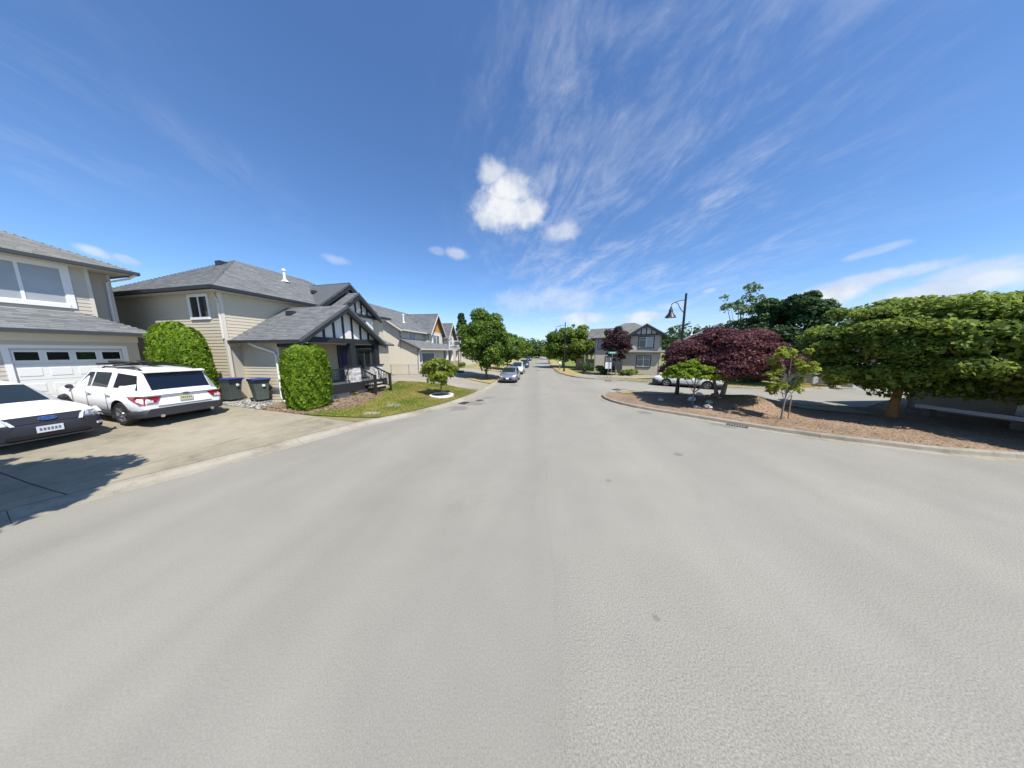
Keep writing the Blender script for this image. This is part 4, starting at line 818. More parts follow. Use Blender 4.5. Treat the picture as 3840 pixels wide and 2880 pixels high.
def tree(name, label, cat, loc, height, crown_r, crown_z0, trunk_r, mat, bark='bark', nclump=60, nleaf=16000, leaf=.12, shape='oval', seed=1, group=None, lean=(0, 0), clump=.30, flat=.8, limbs=9, multi=1, sx=1.0, sy=1.0, trunk_vis=True):
    r = np.random.default_rng(seed); t = thing(name, label, cat, loc, 0, group); H = height; ch = H - crown_z0; cz = crown_z0 + ch / 2
    cl = []
    while len(cl) < nclump:
        d = sphere_dirs(1, r)[0]; q = r.uniform(.45, 1) ** .5; p = d * q
        if shape == 'umbrella':
            p[2] = abs(p[2]); z = crown_z0 + p[2] * ch * .92 - .30 * ch * (p[0] ** 2 + p[1] ** 2) + .2 * ch; rr = crown_r
        elif shape == 'egg':
            rr = crown_r * (1.0 - .34 * max(0, p[2]) + .02); z = cz - .06 * ch + p[2] * ch * .5
        elif shape == 'cone':
            f = r.uniform(0, 1); z = crown_z0 + f * ch; rr = crown_r * (1 - f) ** .8 + .1; a = r.uniform(0, 6.283); p = np.array([math.cos(a), math.sin(a), 0]) * r.uniform(.3, .9)
        elif shape == 'vase':
            rr = crown_r * (.55 + .5 * (p[2] * .5 + .5)); z = cz + p[2] * ch * .5
        else: rr = crown_r; z = cz + p[2] * ch * .5
        cr = crown_r * clump * r.uniform(.65, 1.3)
        k = max(.3, 1 - .55 * cr / crown_r) * r.uniform(.90, 1.10)
        if r.random() < .10: k *= 1.10; cr *= .6
        cl.append((p[0] * rr * k * sx + lean[0] * (z / H), p[1] * rr * k * sy + lean[1] * (z / H), z if shape in ('umbrella', 'cone') else cz + (z - cz) * k, cr, flat))
    me = crown_mesh(cl, nleaf, leaf, r)
    tr = MB(); top = crown_z0 + ch * .55
    for m in range(multi):
        a = 2 * math.pi * m / multi + .4; o = .10 * crown_r if multi > 1 else 0
        pts = [(o * .4 * math.cos(a), o * .4 * math.sin(a), -.15)]; rad = [trunk_r * 1.35]
        for i in range(1, 7):
            f = i / 6; pts.append((math.cos(a) * o * (.4 + 2.2 * f) + lean[0] * f * .5 + r.normal(0, .02) * H * .2, math.sin(a) * o * (.4 + 2.2 * f) + lean[1] * f * .5 + r.normal(0, .02) * H * .2, f * top)); rad.append(trunk_r * (1.05 - .75 * f))
        tr.tube(pts, rad, 9)
        for c in [cl[i] for i in r.choice(len(cl), min(limbs, len(cl)), replace=False)]:
            st = Vector(pts[r.integers(2, 6)]); en = Vector(c[:3]); 
            if en.z < st.z - .3: st = Vector(pts[2])
            mid = st.lerp(en, .5) + Vector((0, 0, .08 * (en - st).length)); tr.tube([st, mid, en], [trunk_r * .42, trunk_r * .28, trunk_r * .08], 6)
    obj('trunk', tr, bark, t, smooth=True, ang=60)
    obj('crown', me, mat, t)
    return t
LT = zl(-3.0, 24.6)
tree('street_tree', 'broad leafy green maple on the dry verge beside the parked silver car', 'tree', (-3.0, 24.7, LT), 7.4, 2.75, 1.15, .12, 'leaf_maple', nclump=75, nleaf=42000, leaf=.095, shape='egg', seed=11, group='street trees on the left', clump=.30)
tree('street_tree', 'green street tree standing beyond the broad maple and the second car', 'tree', (-1.2, 36.5, .2), 6.0, 2.3, 1.4, .10, 'leaf_maple', nclump=55, nleaf=12000, leaf=.14, shape='egg', seed=12, group='street trees on the left')
tree('street_tree', 'lighter green street tree furthest along the left verge', 'tree', (.6, 48, .2), 6.0, 2.6, 1.3, .10, 'leaf_bright', nclump=50, nleaf=9000, leaf=.16, shape='egg', seed=13, group='street trees on the left')
tree('conifer', 'dark slim conifer poking up behind the grey roofs', 'tree', (-11.5, 52, .3), 10.6, 2.0, .6, .16, 'leaf_dark', nclump=70, nleaf=9000, leaf=.2, shape='cone', seed=14, flat=.6, clump=.32)
tree('street_tree', 'dark rounded street tree close behind the far lamp post', 'tree', (9.0, 44.5, .2), 7.3, 3.3, .9, .14, 'leaf_maple', nclump=75, nleaf=17000, leaf=.16, shape='oval', seed=15, group='street trees on the right')
tree('street_tree', 'bright green tall street tree next to the wooden fence', 'tree', (10.9, 42.0, .2), 8.0, 2.9, .9, .14, 'leaf_bright', nclump=75, nleaf=17000, leaf=.15, shape='egg', seed=16, group='street trees on the right')
tree('street_tree', 'small yellow green street tree past the far lamp post', 'tree', (8.6, 60, .2), 5.2, 2.0, .8, .1, 'leaf_young', nclump=40, nleaf=6000, leaf=.18, shape='oval', seed=17, group='street trees on the right')
tree('plum_tree', 'purple leaved plum tree in front of the tan corner house', 'tree', (11.9, 27.9, .25), 6.0, 1.9, 1.0, .10, 'leaf_plum', 'bark_grey', nclump=48, nleaf=7500, leaf=.10, shape='vase', seed=18, clump=.26, limbs=16)
MZ = zi(11.6, 13.2)
tree('japanese_maple', 'dark red umbrella shaped maple on the soil mound', 'tree', (11.7, 13.25, MZ - .05), 3.5, 3.05, 1.3, .09, 'leaf_red', 'bark_grey', nclump=120, nleaf=60000, leaf=.055, shape='umbrella', seed=19, clump=.20, flat=.55, multi=3, limbs=14)
TZ = zi(9.55, 12.45)
tree('weeping_tree', 'small lime green dome topped weeping tree beside the red maple', 'tree', (9.55, 12.45, TZ - .03), 2.3, 1.42, 1.5, .045, 'leaf_lime', 'bark_grey', nclump=190, nleaf=30000, leaf=.04, shape='umbrella', seed=20, clump=.14, flat=.5, limbs=10)
tree('broadleaf_tree', 'tall dark green tree behind the red maple', 'tree', (22.6, 19.9, .2), 8.0, 2.5, 1.4, .2, 'leaf_dark', nclump=60, nleaf=34000, leaf=.12, shape='oval', seed=22, clump=.30, flat=.85)
tree('feathery_tree', 'pale thin tree with sparse upright branches behind the red maple', 'tree', (21.6, 23.2, .2), 8.8, 2.6, 2.8, .12, 'leaf_pale', 'bark_grey', nclump=40, nleaf=3600, leaf=.13, shape='vase', seed=23, clump=.22, limbs=22)
tree('broadleaf_tree', 'big bright green tree with thick orange brown trunk over the mulch bed', 'tree', (16.9, 10.3, .12), 5.3, 3.05, .95, .15, 'leaf_bright', 'bark_warm', nclump=130, nleaf=85000, leaf=.070, shape='oval', seed=24, clump=.23, flat=.55, sx=.95, sy=1.05)
tree('broadleaf_tree', 'second wide green tree overhanging the pale bench', 'tree', (19.0, 8.3, .12), 5.4, 3.1, .8, .2, 'leaf_bright', 'bark', nclump=130, nleaf=60000, leaf=.085, shape='oval', seed=25, clump=.22, flat=.65)
tree('broadleaf_tree', 'dense dark green tree beside the pale bench end', 'tree', (18.4, 5.7, .12), 5.0, 2.4, .2, .2, 'leaf_dark', 'bark', nclump=90, nleaf=36000, leaf=.085, shape='oval', seed=26, clump=.26, flat=.7)
tree('sapling', 'thin staked young tree with yellow green leaves on the mulch bed', 'tree', (11.45, 9.85, zi(11.45, 9.85)), 3.3, .80, .75, .035, 'leaf_young', 'bark_grey', nclump=34, nleaf=1700, leaf=.07, shape='oval', seed=29, clump=.22, limbs=16)
for (dx, dy) in ((.42, .12),):
    tag(obj('stake', MB().tube([(11.45 + dx, 9.85 + dy, 0), (11.45 + dx, 9.85 + dy, 1.15)], .022, 6), 'stake'), 'thin brown wooden stake beside the young sapling', 'stake')
RT = (-4.75, 15.0)
tree('young_tree', 'small bright green tree growing in the white ring on the lawn', 'tree', (RT[0], RT[1], zl(*RT)), 2.55, .95, .7, .055, 'leaf_young', 'bark_grey', nclump=30, nleaf=2900, leaf=.085, shape='oval', seed=28, clump=.30, limbs=12, sx=1.15)
RGM = MB()
tag(obj('tree_ring', MB().lathe([(.60, -.06), (.60, .09), (.64, .12), (.72, .12), (.76, .08), (.76, -.06)], 28, (RT[0], RT[1], zl(*RT) + .02)), 'ring_white', smooth=True), 'white concrete edging ring round the small lawn tree', 'tree ring')
tag(obj('ring_soil', MB().lathe([(0, .03), (.61, .03), (.61, -.05)], 24, (RT[0], RT[1], zl(*RT) + .03)), 'soil'), 'dark soil inside the white ring under the small lawn tree', 'soil', kind='stuff')
# street tree out of view that throws the shadow on the near driveway
tree('street_tree', 'leafy street tree whose shadow falls across the near driveway', 'tree', (-10.3, 1.0, .15), 6.6, 2.0, 2.4, .1, 'leaf_maple', nclump=60, nleaf=12000, leaf=.13, shape='oval', seed=31, lean=(1.7, .5), group='street trees on the left')
# far trees closing the street
far = [(14.5, 96, 5.6, 4.0, 'leaf_maple', 'round dark tree closing the end of the street'), (20, 88, 5.2, 3.4, 'leaf_bright', 'light green tree near the end of the street'), (5.0, 100, 5.5, 3.6, 'leaf_maple', 'left tree of the row at the street end'), (10, 112, 6.0, 4.2, 'leaf_dark', 'dark tree behind the round tree at the street end'), (26, 100, 6.5, 4.5, 'leaf_maple', 'wide tree behind the light green one at the street end'), (-3, 86, 6, 3.6, 'leaf_bright', 'bright tree beyond the far cream house')]
for i, (x, y, h, r_, mt, lb) in enumerate(far):
    tree('distant_tree', lb, 'tree', (x, y, 0), h, r_, .3, .2, mt, nclump=40, nleaf=5000, leaf=.32, shape='oval', seed=40 + i, group='trees at the end of the street')
def belt(name, label, pts, n, h, w, mat, seed, leaf=.5):       # a far wood that reads as one mass
    r = np.random.default_rng(seed); cl = []
    for i in range(n):
        k = r.uniform(0, len(pts) - 1.001); a, f = int(k), k - int(k); p = np.array(pts[a]) * (1 - f) + np.array(pts[a + 1]) * f
        hh = h * r.uniform(.55, 1.15); cl.append((p[0] + r.normal(0, w), p[1] + r.normal(0, w), hh * .55, hh * .55, 1.0))
    o = obj(name, crown_mesh(cl, n * 330, leaf, r), mat); tag(o, label, 'trees', kind='stuff')
belt('distant_wood', 'distant band of trees on the horizon behind the houses', [(-160, 190), (-60, 210), (30, 190), (110, 170), (190, 90)], 90, 12, 6, 'leaf_far', 50, .75)
belt('garden_trees', 'mass of garden trees behind the houses across the side street', [(26, 44), (36, 38), (46, 26), (52, 12)], 26, 6.5, 1.5, 'leaf_dark', 51, .34)

def cedar(t, dx, dy, rx, ry, h, seed, mat, n, leaf, boxy, taper, top0):
    r = np.random.default_rng(seed)
    a = r.uniform(0, 2 * np.pi, n); z = r.uniform(0, 1, n); ca, sa = np.cos(a), np.sin(a); e = 1 - boxy * .5
    sq = (np.abs(ca) ** (2 / e) + np.abs(sa) ** (2 / e)) ** (-e / 2)
    prof = lambda q: (.88 + .17 * np.sin(np.pi * np.clip(q, 0, 1) ** .9)) * (1 - taper * np.clip(q, 0, 1)) * np.where(q > top0, np.sqrt(np.clip(1 - ((q - top0) / (1 - top0)) ** 2 * .96, 0, 1)), 1)
    top = r.random(n) < .08; z = np.where(top, r.uniform(top0 + .3 * (1 - top0), 1.0, n), z)
    lump = 1 + .06 * np.sin(a * 4 + seed) * np.sin(z * 8 + seed) + .06 * np.sin(a * 9 + z * 19 + seed) + .04 * np.sin(a * 23 + z * 41) + r.normal(0, .03, n)
    stray = r.random(n) < .012; lump = np.where(stray, lump + r.uniform(.04, .16, n), lump)
    hollow = (np.sin(a * 6 + z * 27 + seed * 2) * np.sin(a * 13 - z * 15) > .62); lump = np.where(hollow, lump - r.uniform(.03, .14, n), lump)
    rad = prof(z) * lump
    C = np.stack([dx + ca * sq * rad * rx, dy + sa * sq * rad * ry, z * h * (1 + .03 * np.sin(a * 3 + seed)) + r.normal(0, .03, n)], 1)
    Nn = np.stack([ca, sa, .25 + 9 * np.clip(z - top0, 0, 1)], 1) + r.normal(size=(n, 3)) * .55
    Nn /= np.linalg.norm(Nn, axis=1, keepdims=True)
    up = np.array([0, 0, 1.0]) + r.normal(size=(n, 3)) * .55; A = up - Nn * (up * Nn).sum(1, keepdims=True); A /= np.linalg.norm(A, axis=1, keepdims=True); B = np.cross(Nn, A)
    s = (leaf * np.clip(r.lognormal(0, .4, n), .4, 2.4))[:, None]
    V = np.stack([C - A * s * .7, C + B * s * .5, C + A * s * 1.4 + Nn * s * .6, C - B * s * .5], 1).reshape(-1, 3)
    tone = .5 + .24 * np.sin(a * 7 + z * 23 + seed) * np.sin(a * 3 - z * 31); rnd = np.clip(tone + r.normal(0, .2, n), 0, 1)
    obj('foliage', npmesh('foliage', V, np.arange(4 * n).reshape(n, 4), rnd), mat, t)
    q = np.linspace(0, 1, 12); obj('dark_core', MB().lathe([(0, -.1)] + [(max(.01, float(prof(np.array([v]))[0]) * min(rx, ry) * .86), float(v) * h * .96) for v in q] + [(0, h * .965)], 18, (dx, dy, 0)), 'hedge_core', t, smooth=True)  # dark solid core added against see-through, coloured as the shade inside the foliage
t = thing('cedar_hedge', 'rounded bright green cedar hedge in front of the porch', 'hedge', (-9.75, 11.0, .42), RZ)
cedar(t, 0, 0, .74, .64, 2.82, 3, 'leaf_hedge', 38000, .042, .7, .03, .87)
t = thing('cedar_hedge', 'row of three clipped cedars with pointed tops behind the white suv', 'hedge', (-14.65, 10.40, .60), RZ + math.pi / 2)
for i, (dx, rx, h) in enumerate(((.72, .46, 3.5), (.0, .50, 3.55), (-.70, .50, 3.30))): cedar(t, dx, 0, rx, .55, h, 5 + i, 'leaf_hedge', 15000, .046, .3, .22, .80)
def shrub(label, loc, rx, h, seed, mat='leaf_maple', n=2600, leaf=.07, group=None):
    r = np.random.default_rng(seed); t = thing('shrub', label, 'shrub', loc, 0, group)
    cl = [(r.normal(0, rx * .4), r.normal(0, rx * .4), h * r.uniform(.3, .7), h * .38, .9) for _ in range(9)]
    st = MB()
    for c in cl[:5]: st.tube([(0, 0, -.1), (c[0] * .5, c[1] * .5, c[2] * .6), c[:3]], [.03, .02, .008], 5)
    obj('stem', st, 'bark', t); obj('foliage', crown_mesh(cl, n, leaf, r), mat, t); return t
for i, (x, y, rx, h, mt, lb) in enumerate([(12.9, 27.6, .8, .8, 'leaf_maple', 'low green shrub at the foot of the plum tree'), (11.0, 29.6, 1.0, 1.1, 'leaf_dark', 'dark rounded shrub left of the plum tree'), (14.0, 28.4, .7, .75, 'leaf_bright', 'light green shrub under the corner house wall'), (9.4, 32.2, 1.1, 1.5, 'leaf_dark', 'tall dark shrub beside the wooden fence')]):
    shrub(lb, (x, y, .2), rx, h, 60 + i, mt)
for i, (x, y, h) in enumerate([(22.5, 22.0, .8), (26.2, 19.2, .9), (21.2, 21.6, 1.0)]): shrub(['low bush in front of the shaded porch columns', 'yellow green bush by the white porch column', 'green bush at the foot of the dark tree'][i], (x, y, .2), .8, h, 70 + i, ['leaf_maple', 'leaf_young', 'leaf_dark'][i])
for i, (x, y) in enumerate([(-9.6, 12.3), (-9.3, 13.3), (-9.0, 14.4)]): shrub(['dry low plant in the porch bed nearest the hedge', 'small straw coloured plant in the middle of the porch bed', 'small green plant beside the porch steps'][i], (x, y, zl(x, y)), .22, .3, 80 + i, ['grass_blade', 'grass_blade', 'leaf_hedge'][i], 700, .04)
for i, (x, y) in enumerate([(-8.9, 32.5), (-8.3, 36)]): shrub(['flowering shrub by the tan stone column', 'green shrub at the end of the cream house porch'][i], (x, y, .5), .6, .9, 85 + i, ['leaf_plum', 'leaf_maple'][i], 1500, .07)

# ---------------------------------------------------------------- vehicles
def loft(stations, sec):
    """stations: (x, half width, z bottom, z top); sec: (width factor, height factor) from bottom centre to top centre"""
    mb = MB(); m = len(sec); V = []; F = []
    full = sec + [(-a, b) for a, b in sec[-2:0:-1]]
    k = len(full)
    for (x, hw, zb, zt) in stations:
        for (a, b) in full: V.append((x, hw * a, zb + (zt - zb) * b))
    for i in range(len(stations) - 1):
        for j in range(k): F.append((i * k + j, i * k + (j + 1) % k, (i + 1) * k + (j + 1) % k, (i + 1) * k + j))
    F.append(tuple(range(k))); F.append(tuple((len(stations) - 1) * k + j for j in range(k - 1, -1, -1)))
    return mb.add(V, F)
LOW = [(0, 0), (.80, 0), (.94, .05), (.985, .20), (1.0, .45), (.995, .62), (.965, .80), (.93, .93), (.86, .99), (.5, 1.015), (0, 1.03)]
UPP = [(0, 0), (1.0, 0), (.995, .10), (.80, .86), (.74, .955), (.60, .99), (.3, 1.012), (0, 1.02)]
def bool_cut(o, cutters):
    for c in cutters:
        md = o.modifiers.new('cut', 'BOOLEAN'); md.object = c; md.operation = 'DIFFERENCE'; md.solver = 'EXACT'
    dg = bpy.context.evaluated_depsgraph_get(); dg.update(); me = bpy.data.meshes.new_from_object(o.evaluated_get(dg))
    o.modifiers.clear(); o.data = me; shade(me, 32)
    for c in cutters: bpy.data.objects.remove(c)
WHEEL = {}
def wheel(parent, x, y, r, w, side, spokes=5):
    k = (round(r, 3), w, spokes)
    if k not in WHEEL:
        ty = MB().lathe([(r * .66, -w / 2 + .01), (r * .9, -w / 2), (r * .985, -w / 2 + .03), (r, -w / 4), (r, w / 4), (r * .985, w / 2 - .03), (r * .9, w / 2), (r * .66, w / 2 - .01), (r * .62, 0), (r * .66, -w / 2 + .01)], 28, axis='y').mesh('tyre', True)
        rm = MB().lathe([(r * .66, -w * .42), (r * .68, -w * .48), (r * .63, -w * .44), (r * .58, -w * .1), (.0, -w * .08)], 28, axis='y')
        for s in range(spokes):
            a = 2 * math.pi * s / spokes
            for da in (-.13, .13):
                rm.bar((.05 * r * math.cos(a), -w * .34, .05 * r * math.sin(a)), (r * .64 * math.cos(a + da), -w * .42, r * .64 * math.sin(a + da)), r * .10, w * .12, (0, 1, 0))
        rm.lathe([(0, -w * .46), (r * .13, -w * .44), (r * .16, -w * .30)], 14, axis='y')
        dk = MB().lathe([(0, -w * .12), (r * .60, -w * .12), (r * .60, -w * .05)], 22, axis='y').mesh('hub', False)
        ty.materials.append(MAT['rubber']); rmm = rm.mesh('rim', True, 30); rmm.materials.append(MAT['alloy']); dk.materials.append(MAT['plastic_dark'])
        WHEEL[k] = (ty, rmm, dk)
    ty, rmm, dk = WHEEL[k]
    t = obj('wheel', ty, None, parent); t.location = (x, y, r); t.rotation_euler = (0, 0, 0 if side < 0 else math.pi)
    obj('rim', rmm, None, t); obj('brake_disc', dk, None, t); return t
def quad_patch(pts, off, th=.006):
    P = [Vector(p) for p in pts]; n = (P[1] - P[0]).cross(P[2] - P[0]).normalized()
    return MB().prism([p + n * (off - th) for p in P], n * th)
def car(name, label, loc, rz, body, upper, paint, wheels, group=None, pitch=0, low=None, low_mat='plastic_dark', glassm='glass_car', front=None, rear=None, side=None, winsplit=(), pillar=.05, spokes=5, arch=1.14, rails=False, track=None, extra=None, mirror=True, shorten=1.0):
    t = thing(name, label, 'car', loc, rz, group); t.rotation_euler = (0, pitch, rz)
    hwm = max(s[1] for s in body); r, xf, xr, w = wheels
    bo = obj('body', loft(body, LOW), paint, t)
    cuts = []
    for x in (xf, xr):
        c = obj('cutter', MB().lathe([(0, -hwm - .3), (r * arch, -hwm - .3), (r * arch, hwm + .3), (0, hwm + .3)], 30, (x, 0, r * 1.0), 'y'), None); c.parent = t; cuts.append(c)
    lowo = obj('lower_cladding', loft(low, LOW), low_mat, t) if low else None
    bpy.context.view_layer.update()
    for o in [bo] + ([lowo] if lowo else []):
        cc = [obj('cutter', c.data.copy(), None, t) for c in cuts]; bpy.context.view_layer.update(); bool_cut(o, cc)
    for c in cuts: bpy.data.objects.remove(c)
    for x in (xf, xr):
        for sg in (-1, 1):
            n = 16; V = []; F = []
            for i in range(n + 1):
                a = math.pi * (-.12 + 1.24 * i / n)
                for (rr, yy) in ((r * arch * .995, hwm * .985), (r * arch * .995, hwm * .45), (r * .1, hwm * .45)): V.append((x + rr * math.cos(a), sg * yy, r + rr * math.sin(a)))
            for i in range(n): F += [(3 * i, 3 * i + 1, 3 * i + 4, 3 * i + 3), (3 * i + 1, 3 * i + 2, 3 * i + 5, 3 * i + 4)]
            obj('wheel_arch', MB().add(V, F), 'plastic_dark', t)
            wheel(t, x, sg * (hwm - w / 2 - .025), r, w, sg, spokes)
    gh = obj('cabin', loft(upper, UPP), paint, t, smooth=True, ang=28)
    # glass sits a few millimetres proud of the cabin
    (xa, ha, ba, ta), (xb, hb, bb, tb) = upper[0], upper[1]; (xd, hd, bd_, td), (xc, hc, bc, tc) = upper[-1], upper[-2]
    def pt(st, f, z): return (st[0], st[1] * f, st[2] + (st[3] - st[2]) * z)
    def lerp(a, b, f): return tuple(a[i] + (b[i] - a[i]) * f for i in range(3))
    def screen(nm, s0, s1, g):
        e0, e1 = pt(s0, .60, .99), pt(s1, .60, .99); f0, f1 = pt(s0, -.60, .99), pt(s1, -.60, .99); c0, c1 = pt(s0, 0, 1.02), pt(s1, 0, 1.02); o0, o1 = pt(s0, .78, .88), pt(s1, .74, .945)
        mb = MB(); row = []
        for fy in (-.78, -.60, -.3, 0, .3, .60, .78):
            zz = {.78: .90, .60: .99, .3: 1.012, 0: 1.02}[abs(fy)]; row.append((lerp(pt(s0, fy, zz), pt(s1, fy * .95, zz if abs(fy) < .7 else .955), .06), lerp(pt(s0, fy, zz), pt(s1, fy * .95, zz if abs(fy) < .7 else .955), .93)))
        n = Vector((s1[3] - s0[3], 0, s0[0] - s1[0])); n = n if n.z > 0 else -n; n.normalize(); V = []; F = []
        for a, b in row: V += [tuple(Vector(a) + n * .014), tuple(Vector(b) + n * .014)]
        for i in range(len(row) - 1): F.append((2 * i, 2 * i + 1, 2 * i + 3, 2 * i + 2))
        obj(nm, mb.add(V, F), g, t, smooth=True, ang=60)
    screen('windscreen', upper[0], upper[1], 'glass_car' if glassm != 'glass_tint' else 'glass_car'); screen('rear_window', upper[-1], upper[-2], glassm)
    def sidept(x, f, sg):
        for s0, s1 in zip(upper[:-1], upper[1:]):
            if min(s0[0], s1[0]) - 1e-6 <= x <= max(s0[0], s1[0]) + 1e-6:
                k = (x - s0[0]) / (s1[0] - s0[0]); hw = s0[1] + (s1[1] - s0[1]) * k; zb = s0[2] + (s1[2] - s0[2]) * k; zt = s0[3] + (s1[3] - s0[3]) * k
                a = .995 + (.80 - .995) * (f - .10) / .76; return (x, sg * hw * a, zb + (zt - zb) * f)
        return (x, 0, 0)
    for sg in (-1, 1):
        for (poly, g) in side:
            P = [sidept(x, f, sg) for x, f in poly]; V = [(p[0], p[1] + sg * .010, p[2] + .002) for p in P]
            obj('side_window', MB().add(V, [tuple(range(len(V)))]), g, t)
        if mirror:
            xm = upper[0][0] - .35; mr = obj('mirror', MB().lathe([(0, -.05), (.06, -.045), (.078, .01), (.055, .08), (0, .09)], 12, (xm + .06, sg * (upper[0][1] + .11), upper[0][2] + .11), 'x'), 'plastic_dark', t, smooth=True); obj('mirror_arm', MB().bar((xm + .06, sg * (upper[0][1] - .06), upper[0][2] + .04), (xm + .06, sg * (upper[0][1] + .08), upper[0][2] + .09), .06, .04), 'plastic_dark', mr)
    if rails:
        for sg in (-1, 1): obj('roof_rail', MB().tube([(upper[1][0] - .3, sg * upper[1][1] * .66, upper[1][3] - .0), (upper[1][0] - .45, sg * upper[1][1] * .66, upper[1][3] + .07), (upper[-2][0] + .35, sg * upper[-2][1] * .66, upper[-2][3] + .07), (upper[-2][0] + .2, sg * upper[-2][1] * .66, upper[-2][3] + .0)], .025, 8), 'black_gloss', t)
    if extra: extra(t)
    if shorten != 1:
        t.scale = (shorten, 1, 1)
        for c in t.children:
            if c.name.startswith('wheel') and not c.name.startswith('wheel_arch'): c.scale = (1 / shorten, 1, 1)
    return t
def plate(t, name, x, z, mat, w=.31, h=.155, sgn=1, tilt=0.0, ink=True):
    p = obj(name, MB().box(x if sgn > 0 else x - .012, x + .012 if sgn > 0 else x, -w / 2, w / 2, z - h / 2, z + h / 2), mat, t)
    if ink:      # unreadable row of characters
        for i in range(6): obj('character', MB().box((x + .012 if sgn > 0 else x - .015), (x + .015 if sgn > 0 else x - .012), -w * .40 + i * w * .14, -w * .40 + i * w * .14 + w * .09, z - h * .2, z + h * .22), 'plate_ink', p)
    return p
def badge(t, x, z, sgn=1, s=1.0, tilt=0.0):
    def oval(a, b, x0, x1):
        n = 20; return MB().prism([(x0, a * math.cos(2 * math.pi * i / n), b * math.sin(2 * math.pi * i / n)) for i in range(n)], (x1 - x0, 0, 0))
    e = obj('emblem', oval(.115 * s, .047 * s, 0, sgn * .012), 'chrome', t); e.location = (x, 0, z); e.rotation_euler = (0, tilt, 0)
    obj('emblem_field', oval(.104 * s, .039 * s, sgn * .012, sgn * .016), 'badge_blue', e)
    cu = bpy.data.curves.new('lettering', 'FONT'); cu.body = 'Ford'; cu.size = .075 * s; cu.align_x = 'CENTER'; cu.align_y = 'CENTER'; cu.extrude = .001; cu.shear = .25
    tmp = bpy.data.objects.new('lettering', cu); COL.objects.link(tmp); dg = bpy.context.evaluated_depsgraph_get(); me = bpy.data.meshes.new_from_object(tmp.evaluated_get(dg)); bpy.data.objects.remove(tmp)
    lt = obj('lettering', me, 'chrome', e); lt.location = (sgn * .0185, 0, 0); lt.rotation_euler = (math.pi / 2, 0, sgn * math.pi / 2)

# white suv, seen from the rear
suv_body = [(2.44, .62, .50, .86), (2.36, .82, .44, .98), (2.15, .92, .42, 1.04), (1.75, .965, .42, 1.09), (1.2, .985, .42, 1.12), (0, 1.0, .42, 1.12), (-1.2, 1.0, .42, 1.13), (-1.9, .985, .44, 1.13), (-2.25, .955, .45, 1.12), (-2.40, .90, .47, 1.08), (-2.44, .84, .50, 1.02)]
suv_up = [(1.42, .86, 1.02, 1.10), (.55, .90, 1.06, 1.77), (-.3, .92, 1.06, 1.84), (-1.3, .915, 1.06, 1.83), (-2.0, .885, 1.06, 1.79), (-2.36, .85, 1.04, 1.16)]
suv_low = [(2.40, .74, .30, .52), (2.2, .92, .24, .50), (1.2, .975, .24, .48), (-1.2, .985, .24, .48), (-2.1, .985, .26, .56), (-2.42, .93, .30, .60), (-2.47, .86, .33, .58)]
suv_side = [([(1.18, .20), (.22, .20), (.22, .82), (.50, .82)], 'glass_car'), ([(.12, .20), (-.72, .20), (-.72, .82), (.12, .82)], 'glass_car'), ([(-1.02, .22), (-2.10, .24), (-1.92, .80), (-1.02, .82)], 'glass_tint')]
def suv_extra(t):
    for sg in (-1, 1):
        lp = obj('tail_light', MB().prism([(-2.44, sg * .52, .98), (-2.42, sg * .86, 1.02), (-2.30, sg * .95, 1.03), (-1.92, sg * .995, 1.0), (-2.12, sg * .985, .90), (-2.34, sg * .955, .78), (-2.43, sg * .88, .74), (-2.47, sg * .64, .80)], (-.012, sg * .014, 0)), 'lamp_red', t)
        obj('reverse_lamp', MB().prism([(-2.46, sg * .70, .80), (-2.455, sg * .84, .79), (-2.45, sg * .84, .87), (-2.46, sg * .70, .88)], (-.02, sg * .01, 0)), 'lamp_clear', lp)
        obj('exhaust_tip', MB().tube([(-2.3, sg * .58, .33), (-2.52, sg * .58, .33)], .05, 12), 'chrome', t)
        for x in (.05, -.95): obj('door_handle', MB().bar((x + .1, sg * .995, .98), (x - .1, sg * .995, .985), .03, .035), 'chrome', t)
        for x in (.98, .17, -.85): obj('door_gap', MB().box(x - .005, x + .005, sg * .999 - .004, sg * .999 + .004, .5, 1.06), 'plastic_dark', t)
        for dx in (-.16, .0, .16): pass
    obj('tailgate_trim', MB().prism([(-2.45, -.86, 1.00), (-2.45, .86, 1.00), (-2.45, .86, 1.04), (-2.45, -.86, 1.04)], (-.03, 0, 0)), 'chrome', t)
    obj('tailgate_seam', MB().box(-2.462, -2.44, -.62, .62, .655, .668), 'plastic_dark', t)
    obj('spoiler', MB().prism([(-1.95, -.70, 1.81), (-1.95, .70, 1.81), (-2.20, .66, 1.79), (-2.20, -.66, 1.79)], (0, 0, -.035)), 'paint_white', t)
    plate(t, 'number_plate', -2.462, .86, 'plate_yellow', sgn=-1); badge(t, -2.482, 1.02, -1, .9)
    # black ski and luggage carrier bars
    for x in (.15, -.75): obj('cross_bar', MB().bar((x, -.72, 1.93), (x, .72, 1.93), .08, .045), 'black_gloss', t)
    obj('luggage_carrier', MB().bar((.45, -.28, 1.985), (-1.0, -.05, 1.985), .20, .07), 'black_gloss', t); obj('luggage_carrier', MB().bar((.4, .32, 1.985), (-.95, .38, 1.985), .20, .07), 'black_gloss', t)
SU = Vector((-13.9, 8.7)); sz = zl(SU.x, SU.y) + .03
car('suv', 'white suv with black roof carrier parked facing the garage', (SU.x - .1, SU.y, sz - .03), math.pi - R(10), suv_body, suv_up, 'paint_white', (.385, 1.47, -1.40, .25), low=suv_low, glassm='glass_tint', side=suv_side, rails=True, spokes=5, extra=suv_extra, pitch=-R(3.0), arch=1.22, shorten=.90)
